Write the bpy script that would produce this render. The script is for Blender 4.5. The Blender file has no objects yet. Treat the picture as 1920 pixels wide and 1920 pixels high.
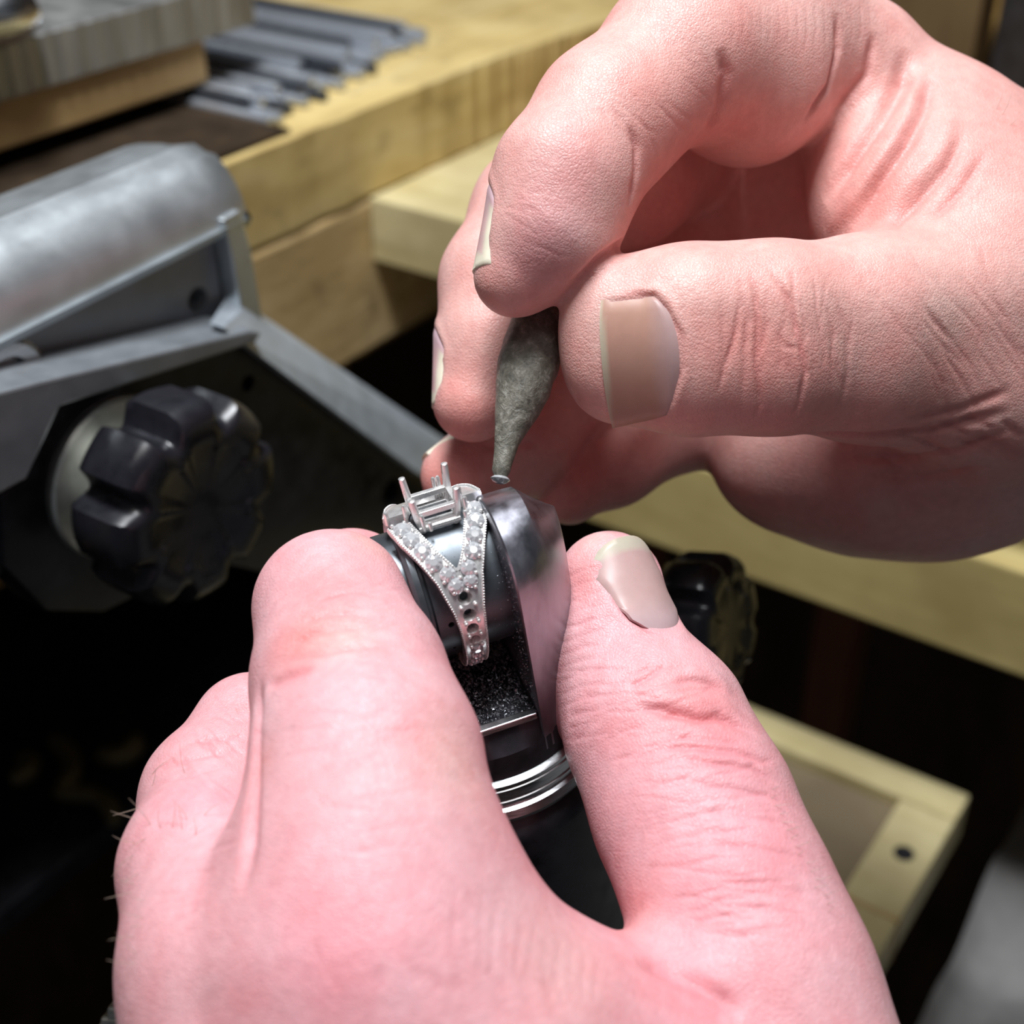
import bpy, bmesh, math, random
import numpy as np
from mathutils import Vector, Matrix
from mathutils.bvhtree import BVHTree

random.seed(7)
rng = np.random.default_rng(7)
SC = bpy.context.scene
COL = SC.collection
MM = 0.001

# ------------------------------------------------------------------ camera, world, light, exposure
F = 960 / math.tan(math.radians(20))
CAM = np.array([0.0, 0.0, 1100.0])
YAW, PITCH = math.radians(34.1), math.radians(33.0)
ZV = np.array([0.0, 0.0, 1.0])
FH = np.array([math.cos(YAW), math.sin(YAW), 0.0])
RT = np.array([math.sin(YAW), -math.cos(YAW), 0.0])
FW = FH * math.cos(PITCH) - ZV * math.sin(PITCH)
UPV = FH * math.sin(PITCH) + ZV * math.cos(PITCH)

cam_data = bpy.data.cameras.new('camera')
cam_data.sensor_width = 36
cam_data.lens = 18 / math.tan(math.radians(20))
cam_data.clip_start = 0.01
cam_data.clip_end = 20
cam_data.dof.use_dof = True
cam_data.dof.focus_distance = 0.168
cam_data.dof.aperture_fstop = 19
cam = bpy.data.objects.new('camera', cam_data)
COL.objects.link(cam)
m = Matrix.Identity(4)
for i in range(3):
    m[i][0], m[i][1], m[i][2], m[i][3] = RT[i], UPV[i], -FW[i], CAM[i] * MM
cam.matrix_world = m
SC.camera = cam

world = bpy.data.worlds.new('world')
world.use_nodes = True
world.node_tree.nodes['Background'].inputs[0].default_value = (0.75, 0.85, 1.0, 1)
world.node_tree.nodes['Background'].inputs[1].default_value = 0.06
SC.world = world


def area_light(name, loc, target, size, size_y, power, color):
    l = bpy.data.lights.new(name, 'AREA')
    l.shape = 'RECTANGLE'
    l.size, l.size_y = size * MM, size_y * MM
    l.energy = power
    l.color = color
    o = bpy.data.objects.new(name, l)
    COL.objects.link(o)
    o.location = Vector(loc) * MM
    d = Vector(target) - Vector(loc)
    o.rotation_euler = d.to_track_quat('-Z', 'Y').to_euler()
    return o


# bench lamp: a long LED head above the work
area_light('bench_lamp', (105, 140, 1530), (150, 115, 1000), 240, 80, 4.95, (0.94, 0.965, 1.0))
# ceiling panel of the workshop, behind the jeweller
area_light('ceiling_light', (-300, -150, 2350), (150, 100, 1000), 900, 500, 3.2, (1.0, 0.95, 0.93))

SC.view_settings.view_transform = 'Standard'
SC.view_settings.look = 'None'
SC.view_settings.gamma = 1
SC.view_settings.use_curve_mapping = False
SC.view_settings.exposure = 0.0


# ------------------------------------------------------------------ helpers
def ray(x, y):
    return FW + RT * ((x - 960) / F) - UPV * ((y - 960) / F)


def P(x, y, d):
    return CAM + ray(x, y) * d


def on(x, y, ax, v):
    q = ray(x, y)
    return CAM + q * ((v - CAM[ax]) / q[ax])


def v3(p):
    return Vector((float(p[0]), float(p[1]), float(p[2])))


def unit(v):
    v = np.asarray(v, float)
    return v / np.linalg.norm(v)


def thing(name, loc, label, cat, group=None, kind=None):
    o = bpy.data.objects.new(name, None)
    o.empty_display_size = 0.01
    COL.objects.link(o)
    o.location = v3(loc) * MM
    tag(o, label, cat, group, kind)
    return o


def tag(o, label=None, cat=None, group=None, kind=None):
    if label: o['label'] = label
    if cat: o['category'] = cat
    if group: o['group'] = group
    if kind: o['kind'] = kind
    return o


def base_of(parent):
    b = Vector((0, 0, 0))
    while parent is not None:
        b = b + parent.location
        parent = parent.parent
    return np.array(b) / MM


def mesh_obj(name, verts, faces, mat, parent=None, smooth=None, loc=None, bevel=0, bseg=2, label=None, kind=None):
    """verts in world mm; loc = origin in world mm (default: parent's origin)."""
    pb = base_of(parent)
    org = pb if loc is None else np.asarray(loc, float)
    V = (np.asarray(verts, float) - org) * MM
    me = bpy.data.meshes.new(name)
    me.from_pydata(V.tolist(), [], [tuple(int(i) for i in f) for f in faces])
    me.validate()
    bm = bmesh.new(); bm.from_mesh(me)
    bmesh.ops.recalc_face_normals(bm, faces=bm.faces[:])
    if bevel:
        es = [e for e in bm.edges if len(e.link_faces) == 2 and e.calc_face_angle(0) > 0.5]
        bmesh.ops.bevel(bm, geom=es, offset=bevel * MM, segments=bseg, affect='EDGES', profile=0.6)
    bm.to_mesh(me); bm.free()
    if smooth is not None:
        me.shade_smooth()
        if smooth < 180:
            me.set_sharp_from_angle(angle=math.radians(smooth))
    me.materials.append(mat)
    o = bpy.data.objects.new(name, me)
    COL.objects.link(o)
    if parent is not None:
        o.parent = parent
    o.location = v3(org - pb) * MM
    if label: o['label'] = label
    if kind: o['kind'] = kind
    return o


def box_vf(x0, x1, y0, y1, z0, z1):
    V = [(x, y, z) for x in (x0, x1) for y in (y0, y1) for z in (z0, z1)]
    Fc = [(0, 1, 3, 2), (4, 6, 7, 5), (0, 4, 5, 1), (2, 3, 7, 6), (0, 2, 6, 4), (1, 5, 7, 3)]
    return V, Fc


def prism_vf(poly, ax, a0, a1):
    """poly: 2D points in the two axes other than ax (in order), extruded along ax."""
    oth = [i for i in range(3) if i != ax]
    V = []
    for a in (a0, a1):
        for p in poly:
            q = [0, 0, 0]; q[ax] = a; q[oth[0]] = p[0]; q[oth[1]] = p[1]
            V.append(q)
    n = len(poly)
    Fc = [tuple(range(n)), tuple(range(2 * n - 1, n - 1, -1))]
    for i in range(n):
        j = (i + 1) % n
        Fc.append((i, j, n + j, n + i))
    return V, Fc


def frame_from(axis, hint=(0, 0, 1)):
    a = unit(axis)
    h = np.asarray(hint, float)
    if abs(np.dot(a, unit(h))) > 0.98:
        h = np.array([1.0, 0, 0])
    u = unit(np.cross(h, a)); w = np.cross(a, u)
    return a, u, w


def lathe_vf(origin, axis, prof, n=48, hint=(0, 0, 1), rfun=None):
    """prof: list of (t along axis, radius)."""
    a, u, w = frame_from(axis, hint)
    o = np.asarray(origin, float)
    V, Fc = [], []
    for t, r in prof:
        for k in range(n):
            th = 2 * math.pi * k / n
            rr = r if rfun is None else rfun(t, r, th)
            V.append(o + a * t + (u * math.cos(th) + w * math.sin(th)) * rr)
    for i in range(len(prof) - 1):
        for k in range(n):
            k2 = (k + 1) % n
            Fc.append((i * n + k, i * n + k2, (i + 1) * n + k2, (i + 1) * n + k))
    Fc.append(tuple(range(n - 1, -1, -1)))
    Fc.append(tuple((len(prof) - 1) * n + k for k in range(n)))
    return V, Fc


def tube_vf(path, radii, n=10):
    path = [np.asarray(p, float) for p in path]
    V, Fc = [], []
    pu = None
    for i, p in enumerate(path):
        t = unit(path[min(i + 1, len(path) - 1)] - path[max(i - 1, 0)])
        if pu is None:
            _, pu, _ = frame_from(t)
        u = unit(pu - t * np.dot(pu, t)); pu = u
        w = np.cross(t, u)
        r = radii[i] if hasattr(radii, '__len__') else radii
        for k in range(n):
            th = 2 * math.pi * k / n
            V.append(p + (u * math.cos(th) + w * math.sin(th)) * r)
    for i in range(len(path) - 1):
        for k in range(n):
            k2 = (k + 1) % n
            Fc.append((i * n + k, i * n + k2, (i + 1) * n + k2, (i + 1) * n + k))
    Fc.append(tuple(range(n - 1, -1, -1)))
    Fc.append(tuple((len(path) - 1) * n + k for k in range(n)))
    return V, Fc


def cut(o, cutter_vf_list):
    """real holes: boolean difference applied to the mesh"""
    for V, Fc in cutter_vf_list:
        c = mesh_obj('cutter', V, Fc, o.data.materials[0])
        md = o.modifiers.new('cut', 'BOOLEAN')
        md.operation = 'DIFFERENCE'; md.solver = 'EXACT'; md.object = c
        dg = bpy.context.evaluated_depsgraph_get()
        me = bpy.data.meshes.new_from_object(o.evaluated_get(dg))
        o.modifiers.clear()
        o.data = me
        bpy.data.objects.remove(c)
    me = o.data
    me.shade_smooth(); me.set_sharp_from_angle(angle=math.radians(30))


# ------------------------------------------------------------------ materials
class NT:
    def __init__(self, name):
        self.m = bpy.data.materials.new(name)
        self.m.use_nodes = True
        self.t = self.m.node_tree
        self.b = self.t.nodes['Principled BSDF']

    def n(self, kind, **kw):
        nd = self.t.nodes.new(kind)
        for k, v in kw.items():
            if k in nd.inputs: nd.inputs[k].default_value = v
            else: setattr(nd, k, v)
        return nd

    def l(self, a, ao, b, bi):
        self.t.links.new(a.outputs[ao], b.inputs[bi])

    def coords(self, scale=(1, 1, 1), rot=(0, 0, 0)):
        tc = self.n('ShaderNodeTexCoord')
        mp = self.n('ShaderNodeMapping')
        mp.inputs['Scale'].default_value = scale
        mp.inputs['Rotation'].default_value = rot
        self.l(tc, 'Object', mp, 'Vector')
        return mp

    def noise(self, co, scale, detail=4, rough=0.55, dist=0.0):
        n = self.n('ShaderNodeTexNoise')
        n.inputs['Scale'].default_value = scale
        n.inputs['Detail'].default_value = detail
        n.inputs['Roughness'].default_value = rough
        n.inputs['Distortion'].default_value = dist
        self.l(co, 0, n, 'Vector')
        return n

    def ramp(self, src, out, stops):
        r = self.n('ShaderNodeValToRGB')
        while len(r.color_ramp.elements) < len(stops):
            r.color_ramp.elements.new(0.5)
        for e, (p, c) in zip(r.color_ramp.elements, stops):
            e.position = p
            e.color = (*c, 1) if len(c) == 3 else c
        self.l(src, out, r, 'Fac')
        return r

    def bump(self, src, out, strength, dist_mm, prev=None):
        b = self.n('ShaderNodeBump')
        b.inputs['Strength'].default_value = strength
        b.inputs['Distance'].default_value = dist_mm * MM
        self.l(src, out, b, 'Height')
        if prev is not None:
            self.l(prev, 'Normal', b, 'Normal')
        return b

    def mix(self, a, ao, b, bo, fac=0.5, mode='MIX', facsrc=None):
        x = self.n('ShaderNodeMix')
        x.data_type = 'RGBA'; x.blend_type = mode
        x.inputs[0].default_value = fac
        if facsrc is not None: self.l(facsrc[0], facsrc[1], x, 0)
        if a is not None: self.t.links.new(a.outputs[ao], x.inputs[6])
        if b is not None: self.t.links.new(b.outputs[bo], x.inputs[7])
        return x


def mat_simple(name, col, rough=0.5, metal=0.0, var=0.15, scale=300, bump=0.0, stretch=(1, 1, 1), spec=0.5, coat=0.0, rvar=0.1):
    t = NT(name)
    co = t.coords(stretch)
    n = t.noise(co, scale, 5)
    c0 = tuple(max(0, c * (1 - var)) for c in col); c1 = tuple(min(1, c * (1 + var)) for c in col)
    r = t.ramp(n, 'Fac', [(0.3, c0), (0.7, c1)])
    t.l(r, 'Color', t.b, 'Base Color')
    rr = t.ramp(n, 'Fac', [(0.3, (rough - rvar,) * 3), (0.7, (rough + rvar,) * 3)])
    t.l(rr, 'Color', t.b, 'Roughness')
    t.b.inputs['Metallic'].default_value = metal
    t.b.inputs['Specular IOR Level'].default_value = spec
    t.b.inputs['Coat Weight'].default_value = coat
    if bump:
        b = t.bump(n, 'Fac', 0.6, bump)
        t.l(b, 'Normal', t.b, 'Normal')
    return t.m


def mat_wood(name, dark, mid, light, grain=(1, 1, 1), scale=60, rough=0.6, stain=0.0):
    t = NT(name)
    co = t.coords(grain)
    n = t.noise(co, scale, 6, 0.6, 0.6)
    n2 = t.noise(t.coords((1, 1, 1)), 28, 3)
    r = t.ramp(n, 'Fac', [(0.25, dark), (0.5, mid), (0.78, light)])
    r2 = t.ramp(n2, 'Fac', [(0.35, (0.72, 0.68, 0.62)), (0.6, (1, 1, 1))])
    mx = t.mix(r, 'Color', r2, 'Color', 0.8, 'MULTIPLY')
    last = mx
    if stain:
        n3 = t.noise(t.coords((1, 1, 1)), 95, 4, 0.6)
        r3 = t.ramp(n3, 'Fac', [(0.56, (1, 1, 1)), (0.70, (0.30, 0.27, 0.27))])
        last = t.mix(mx, 2, r3, 'Color', stain, 'MULTIPLY')
    t.t.links.new(last.outputs[2], t.b.inputs['Base Color'])
    t.b.inputs['Roughness'].default_value = rough
    b = t.bump(n, 'Fac', 0.5, 0.6)
    t.l(b, 'Normal', t.b, 'Normal')
    return t.m


M = {}
M['wood_top'] = mat_wood('worktop_wood', (0.50, 0.35, 0.13), (0.70, 0.53, 0.22), (0.80, 0.65, 0.34), (0.15, 1, 1), 110, stain=0.35)
M['wood_front'] = mat_wood('front_wood', (0.25, 0.14, 0.035), (0.42, 0.25, 0.07), (0.55, 0.35, 0.11), (0.2, 1, 1), 130, stain=0.5)
M['wood_beam'] = mat_wood('beam_wood', (0.42, 0.28, 0.12), (0.64, 0.46, 0.22), (0.76, 0.58, 0.32), (0.25, 1, 1), 120, stain=0.5)
M['wood_pale'] = mat_wood('pale_wood', (0.52, 0.43, 0.20), (0.64, 0.55, 0.29), (0.72, 0.63, 0.37), (1, 0.12, 1), 120, stain=0.12)
M['wood_rail'] = mat_wood('rail_wood', (0.44, 0.35, 0.13), (0.55, 0.44, 0.18), (0.60, 0.50, 0.23), (1, 0.12, 1), 70)
M['wood_ply'] = mat_wood('ply_wood', (0.42, 0.27, 0.11), (0.50, 0.33, 0.14), (0.56, 0.38, 0.18), (0.2, 1, 1), 90)
M['wood_dark'] = mat_wood('dark_wood', (0.06, 0.03, 0.01), (0.10, 0.05, 0.02), (0.15, 0.08, 0.03), (1, 1, 0.2), 60)
M['wood_red'] = mat_wood('red_wood', (0.20, 0.06, 0.02), (0.28, 0.09, 0.03), (0.34, 0.12, 0.04), (1, 1, 0.2), 60)
M['panel_board'] = mat_simple('drawer_board', (0.21, 0.16, 0.095), 0.8, 0, 0.12, 60)
M['steel'] = mat_simple('worn_steel', (0.30, 0.30, 0.29), 0.45, 0.6, 0.4, 180, 0.2, (1, 0.4, 0.12))
M['rod'] = mat_simple('bright_rod', (0.60, 0.64, 0.70), 0.30, 0.75, 0.05, 200, rvar=0.03)
M['rod_dark'] = mat_simple('dull_rod', (0.10, 0.11, 0.13), 0.34, 0.75, 0.05, 200, rvar=0.03)
M['cast'] = mat_simple('cast_aluminium', (0.52, 0.56, 0.58), 0.44, 0.85, 0.07, 120, 0.03, rvar=0.06)
M['anod'] = mat_simple('anodised_plate', (0.022, 0.024, 0.03), 0.38, 0.5, 0.4, 220, 0.03)
M['ledge'] = mat_simple('ledge_metal', (0.22, 0.24, 0.26), 0.42, 0.35, 0.1, 200)
M['edge'] = mat_simple('pale_edge_metal', (0.40, 0.45, 0.50), 0.42, 0.35, 0.1, 200)
M['collar'] = mat_simple('collar_metal', (0.75, 0.76, 0.70), 0.42, 0.85, 0.12, 200)
M['plastic'] = mat_simple('black_plastic', (0.012, 0.012, 0.016), 0.30, 0.0, 0.3, 200, 0.02, spec=0.45)
M['holder'] = mat_simple('holder_steel', (0.30, 0.30, 0.34), 0.34, 0.95, 0.25, 420, 0.04, (1, 1, 0.3))
M['holder_dark'] = mat_simple('blackened_steel', (0.035, 0.035, 0.042), 0.38, 0.5, 0.4, 300, 0.04)
M['bright'] = mat_simple('turned_steel', (0.62, 0.64, 0.66), 0.28, 1.0, 0.25, 500, 0.05, (0.2, 0.2, 3))
M['mandrel'] = mat_simple('mandrel_metal', (0.10, 0.115, 0.13), 0.36, 0.6, 0.25, 260, 0.03)
M['platinum'] = mat_simple('white_gold', (0.90, 0.89, 0.88), 0.30, 0.72, 0.06, 900, rvar=0.08)
M['grit'] = mat_simple('metal_filings', (0.34, 0.36, 0.39), 0.35, 0.6, 0.8, 1500)
M['hole'] = mat_simple('hole_dark', (0.01, 0.01, 0.01), 0.6)
M['cloth'] = mat_simple('grey_cloth', (0.20, 0.195, 0.19), 0.9, 0, 0.45, 30)
M['card'] = mat_simple('grey_card', (0.33, 0.33, 0.32), 0.8)
M['brass'] = mat_simple('dull_brass', (0.20, 0.15, 0.07), 0.5, 0.3, 0.2, 200)
M['shadow_dark'] = mat_simple('shadow_mat_dark', (0.035, 0.022, 0.012), 0.85, 0, 0.4, 120, spec=0.2)  # near-black brown standing in for shadow on the worktop
M['wood_brown'] = mat_wood('brown_wood', (0.07, 0.045, 0.02), (0.12, 0.08, 0.035), (0.17, 0.11, 0.05), (1, 1, 0.2), 60)
M['floor'] = mat_simple('floor_dark', (0.05, 0.045, 0.04), 0.9, 0, 0.2, 10)
M['hair'] = mat_simple('fine_hair', (0.42, 0.33, 0.26), 0.4, 0, 0.1, 100)
M['watch'] = mat_simple('watch_steel', (0.55, 0.52, 0.45), 0.3, 1.0, 0.2, 300)

# grey modelling wax: mottled, glittery
t = NT('grey_wax')
co = t.coords()
n1 = t.noise(co, 900, 6, 0.7, 0.5)
n2 = t.noise(co, 300, 4, 0.6, 1.0)
r = t.ramp(n1, 'Fac', [(0.35, (0.10, 0.095, 0.075)), (0.55, (0.19, 0.18, 0.145)), (0.75, (0.42, 0.41, 0.36))])
t.l(r, 'Color', t.b, 'Base Color')
t.b.inputs['Roughness'].default_value = 0.42
b1 = t.bump(n2, 'Fac', 0.8, 0.5); b2 = t.bump(n1, 'Fac', 0.9, 0.3, b1)
t.l(b2, 'Normal', t.b, 'Normal')
M['wax'] = t.m

# diamond
t = NT('diamond')
gl = t.n('ShaderNodeBsdfGlass'); gl.inputs['IOR'].default_value = 2.2; gl.inputs['Roughness'].default_value = 0.02
gl.inputs['Color'].default_value = (0.98, 0.99, 1, 1)
t.b.inputs['Base Color'].default_value = (0.92, 0.94, 0.97, 1)
t.b.inputs['Roughness'].default_value = 0.06
t.b.inputs['Metallic'].default_value = 0.75
df = t.n('ShaderNodeBsdfDiffuse'); df.inputs['Color'].default_value = (0.9, 0.92, 0.95, 1)
m1 = t.n('ShaderNodeMixShader'); m1.inputs[0].default_value = 0.40
t.l(t.b, 0, m1, 1); t.l(df, 0, m1, 2)
ms = t.n('ShaderNodeMixShader'); ms.inputs[0].default_value = 0.65
t.l(gl, 0, ms, 1); t.l(m1, 0, ms, 2); t.l(ms, 0, t.t.nodes['Material Output'], 'Surface')
M['diamond'] = t.m

# nails
t = NT('nail_plate')
co = t.coords(); at = t.n('ShaderNodeAttribute'); at.attribute_name = 'nail_col'
n1 = t.noise(co, 500, 4)
r = t.ramp(n1, 'Fac', [(0.3, (0.93, 0.92, 0.92)), (0.7, (1, 1, 1))])
mx = t.mix(at, 'Color', r, 'Color', 1.0, 'MULTIPLY')
t.t.links.new(mx.outputs[2], t.b.inputs['Base Color'])
t.b.inputs['Roughness'].default_value = 0.40
t.b.inputs['Specular IOR Level'].default_value = 0.35
t.b.inputs['Subsurface Weight'].default_value = 0.25
t.b.inputs['Subsurface Radius'].default_value = (1.0, 0.4, 0.3)
t.b.inputs['Subsurface Scale'].default_value = 0.0008
b = t.bump(n1, 'Fac', 0.15, 0.1); t.l(b, 'Normal', t.b, 'Normal')
M['nail'] = t.m


def make_skin():
    t = NT('skin')
    co = t.coords()
    at = t.n('ShaderNodeAttribute'); at.attribute_name = 'skin_col'
    n1 = t.noise(co, 130, 4, 0.6)
    n2 = t.noise(co, 700, 3, 0.6)
    r1 = t.ramp(n1, 'Fac', [(0.3, (0.98, 0.84, 0.84)), (0.7, (1.0, 1.08, 1.08))])
    r2 = t.ramp(n2, 'Fac', [(0.3, (0.93, 0.90, 0.90)), (0.7, (1.04, 1.05, 1.05))])
    a = t.mix(at, 'Color', r1, 'Color', 1.0, 'MULTIPLY')
    b = t.n('ShaderNodeMix'); b.data_type = 'RGBA'; b.blend_type = 'MULTIPLY'; b.inputs[0].default_value = 1
    t.t.links.new(a.outputs[2], b.inputs[6]); t.t.links.new(r2.outputs[0], b.inputs[7])
    t.t.links.new(b.outputs[2], t.b.inputs['Base Color'])
    t.b.inputs['Roughness'].default_value = 0.42
    t.b.inputs['Specular IOR Level'].default_value = 0.45
    t.b.inputs['Subsurface Weight'].default_value = 0.28
    t.b.inputs['Subsurface Radius'].default_value = (1.0, 0.32, 0.2)
    t.b.inputs['Subsurface Scale'].default_value = 0.0022
    vo = t.n('ShaderNodeTexVoronoi'); vo.feature = 'DISTANCE_TO_EDGE'; vo.inputs['Scale'].default_value = 2300
    wob = t.n('ShaderNodeVectorMath'); wob.operation = 'ADD'
    ns = t.noise(co, 400, 2); sc = t.n('ShaderNodeVectorMath'); sc.operation = 'SCALE'; sc.inputs['Scale'].default_value = 0.0005
    t.l(ns, 'Color', sc, 0); t.l(co, 0, wob, 0); t.l(sc, 0, wob, 1); t.l(wob, 0, vo, 'Vector')
    vr = t.ramp(vo, 'Distance', [(0.0, (0, 0, 0)), (0.22, (1, 1, 1))])
    b1 = t.bump(vr, 'Color', 0.30, 0.12)
    n3 = t.noise(co, 2600, 4, 0.65)
    b2 = t.bump(n3, 'Fac', 0.42, 0.15, b1)
    b3 = t.bump(n2, 'Fac', 0.25, 0.25, b2)
    t.l(b3, 'Normal', t.b, 'Normal')
    return t.m


M['skin'] = make_skin()
#@SETTING
# ------------------------------------------------------------------ the setting and the bench
V, Fc = box_vf(-900, 1500, -1200, 1500, -5, 0)
o = mesh_obj('floor', V, Fc, M['floor']); tag(o, 'dark workshop floor under the bench', 'floor', kind='structure')
V, Fc = box_vf(-900, 1500, 1500, 1520, 0, 2400)
o = mesh_obj('wall_back', V, Fc, M['wood_dark']); tag(o, 'dark brown wall behind the workbench', 'wall', kind='structure')
V, Fc = box_vf(1500, 1520, -1200, 1520, 0, 2400)
o = mesh_obj('wall_right', V, Fc, M['wood_dark']); tag(o, 'dark brown side wall beyond the hands', 'wall', kind='structure')

bench = thing('workbench', (280, 400, 0), 'scarred wooden jeweller\'s bench with a curved cut-out front edge', 'workbench')
# worktop outline with the curved cut-out: straight front, sweeping towards the viewer's side
outline = [(-200, 235), (230, 235.3), (290, 235), (323, 235.1)]
for k in range(1, 9):
    s = k / 8
    outline.append((323 + 95 * s, 235.1 - 10.0 * s ** 1.6))
outline += [(440, 222), (452, 260), (900, 300), (900, 760), (-200, 760)]
# nibble the front edge so it is chewed as an old bench is
edge = []
for i, p in enumerate(outline):
    edge.append(p)
    if i < 9 and i >= 1:
        q = outline[i + 1]
        for s in np.linspace(0, 1, 7)[1:-1]:
            edge.append((p[0] + (q[0] - p[0]) * s, p[1] + (q[1] - p[1]) * s + random.uniform(-0.5, 0.9)))
V, Fc = prism_vf(edge, 2, 965.5, 989)
mesh_obj('worktop', V, Fc, M['wood_top'], bench, bevel=0.5)
V = []
# front apron board under the top edge, and lower beam
V, Fc = box_vf(-200, 345, 234.9, 262, 921.3, 964.2)
mesh_obj('front_beam', V, Fc, M['wood_beam'], bench, bevel=1.1)
V, Fc = prism_vf([(300, 900), (700, 900), (700, 964.9), (300, 964.9)], 1, 262, 290)
mesh_obj('inner_apron', V, Fc, M['wood_front'], bench, bevel=0.8)
V, Fc = box_vf(-200, 900, 700, 720, 100, 965)
mesh_obj('back_panel', V, Fc, M['wood_dark'], bench)
V, Fc = box_vf(278.5, 345, -170, 234.7, 947.3, 965.4)
mesh_obj('side_shelf', V, Fc, M['wood_pale'], bench, bevel=0.6)
V, Fc = box_vf(278.5, 300, -260, 205, 888, 916)
mesh_obj('side_rail', V, Fc, M['wood_rail'], bench, bevel=0.8)
V, Fc = box_vf(300, 900, -260, 700, 948, 965.2)
mesh_obj('side_top', V, Fc, M['wood_front'], bench)
for i, (x, y) in enumerate([(420, 128), (430, 40), (440, -40), (415, 215)]):
    V, Fc = box_vf(x, x + 16, y, y + 16, 300, 948)
    mesh_obj('slat', V, Fc, M['wood_red'], bench)
V, Fc = box_vf(640, 660, -260, 700, 300, 948)
mesh_obj('inner_panel', V, Fc, M['wood_dark'], bench)
V, Fc = box_vf(-150, -110, 240, 280, 0, 921)
mesh_obj('leg', V, Fc, M['wood_dark'], bench)
V, Fc = box_vf(840, 890, -190, -140, 0, 948)
mesh_obj('leg', V, Fc, M['wood_dark'], bench)
V, Fc = box_vf(-150, -110, 650, 690, 0, 965)
mesh_obj('leg', V, Fc, M['wood_dark'], bench)
V, Fc = box_vf(840, 890, 650, 690, 0, 965)
mesh_obj('leg', V, Fc, M['wood_dark'], bench)
# orange brown lower stretcher under the beam
V, Fc = box_vf(-200, 330, 292, 318, 872, 903)
mesh_obj('stretcher', V, Fc, M['wood_front'], bench, bevel=0.6)

# shelf unit standing on the far end of the bench (upper right of the view)
shelf = thing('upright_rack', (450, 120, 965.4), 'brown wooden rack uprights standing behind the raised hand', 'rack')
for i, (x, y, w, z0, h) in enumerate([(440, 128, 60, 965.4, 120), (452, 104, 22, 965.4, 120), (444, 70, 30, 965.4, 120), (455, 20, 44, 965.4, 120)]):
    V, Fc = box_vf(x, x + 16, y, y + w, z0, z0 + h)
    mesh_obj('post', V, Fc, M['wood_brown'] if i != 1 else M['holder_dark'], shelf, bevel=1)
# long strip at the far side of the worktop
V, Fc = box_vf(180, 560, 372, 392, 989.2, 1003)
o = mesh_obj('wooden_batten', V, Fc, M['wood_dark'], loc=(370, 382, 989.2), bevel=0.8)
tag(o, 'dark wooden batten lying along the far side of the worktop', 'batten')

# open drawer below
dr = thing('open_drawer', (262, 75, 816), 'shallow pale wooden drawer pulled out under the bench rail', 'drawer')
zt = 834.0
pA = on(1430, 1340, 2, zt); pB = on(1820, 1490, 2, zt); pC = on(1640, 1880, 2, zt)
xb, ys = pB[0], pB[1]
V, Fc = box_vf(xb - 11, xb, ys, 150, zt - 15, zt)
mesh_obj('back_wall', V, Fc, M['wood_pale'], dr, bevel=1.0)
V, Fc = box_vf(160, xb - 11.2, 136, 150, zt - 15, zt)
mesh_obj('side_wall', V, Fc, M['wood_pale'], dr, bevel=1.0)
V, Fc = box_vf(148, 159.8, ys, 150, zt - 15, zt)
mesh_obj('front_wall', V, Fc, M['wood_pale'], dr, bevel=1.0)
V, Fc = box_vf(160, xb - 11.2, ys, ys + 15, zt - 15, zt)
side = mesh_obj('side_wall', V, Fc, M['wood_pale'], dr, bevel=1.0)
for x in (xb - 30, xb - 72):
    V, Fc = lathe_vf((x, ys + 7, zt - 3), (0, 0, 1), [(0, 2.6), (3.3, 2.6)], 16)
    mesh_obj('screw_head', V, Fc, M['holder_dark'], dr)
for x in (xb - 52, xb - 95):
    V, Fc = box_vf(x, x + 1.2, ys - 0.3, ys + 15.3, zt - 14, zt + 0.2)
    mesh_obj('joint_line', V, Fc, M['wood_ply'], dr)
V, Fc = box_vf(160, xb - 11.2, ys + 15.2, 135.8, zt - 10, zt - 4)
mesh_obj('bottom_board', V, Fc, M['panel_board'], dr)
# grey plastic box in the drawer
V, Fc = box_vf(xb - 110, xb - 62, ys + 17, ys + 70, zt - 3.9, zt - 2.4)
o = mesh_obj('grey_card', V, Fc, M['card'], loc=(xb - 85, ys + 50, zt - 3.9), bevel=0.3)
tag(o, 'pale grey card lying flat in the open drawer', 'card')

# grey apron cloth in the lower right
def cloth_height(x, y):
    return 796 + 9 * math.sin(x * 0.06 + y * 0.03) + 6 * math.sin(y * 0.11 - x * 0.02) + 4 * math.sin(x * 0.17)
nx, ny = 60, 60
V, Fc = [], []
for i in range(nx):
    for j in range(ny):
        x = 120 + i * 6; y = -168 + j * 3.6
        V.append((x, y, cloth_height(x, y)))
for i in range(nx - 1):
    for j in range(ny - 1):
        a = i * ny + j
        Fc.append((a, a + 1, a + ny + 1, a + ny))
n0 = len(V)
V2 = [(x, y, z - 3) for x, y, z in V]
Fc2 = [tuple(q + n0 for q in f) for f in Fc]
o = mesh_obj('apron_cloth', V + V2, Fc + Fc2, M['cloth'], loc=(240, -80, 780), smooth=180)
tag(o, 'dark grey rumpled apron cloth beside the open drawer', 'apron')
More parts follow.
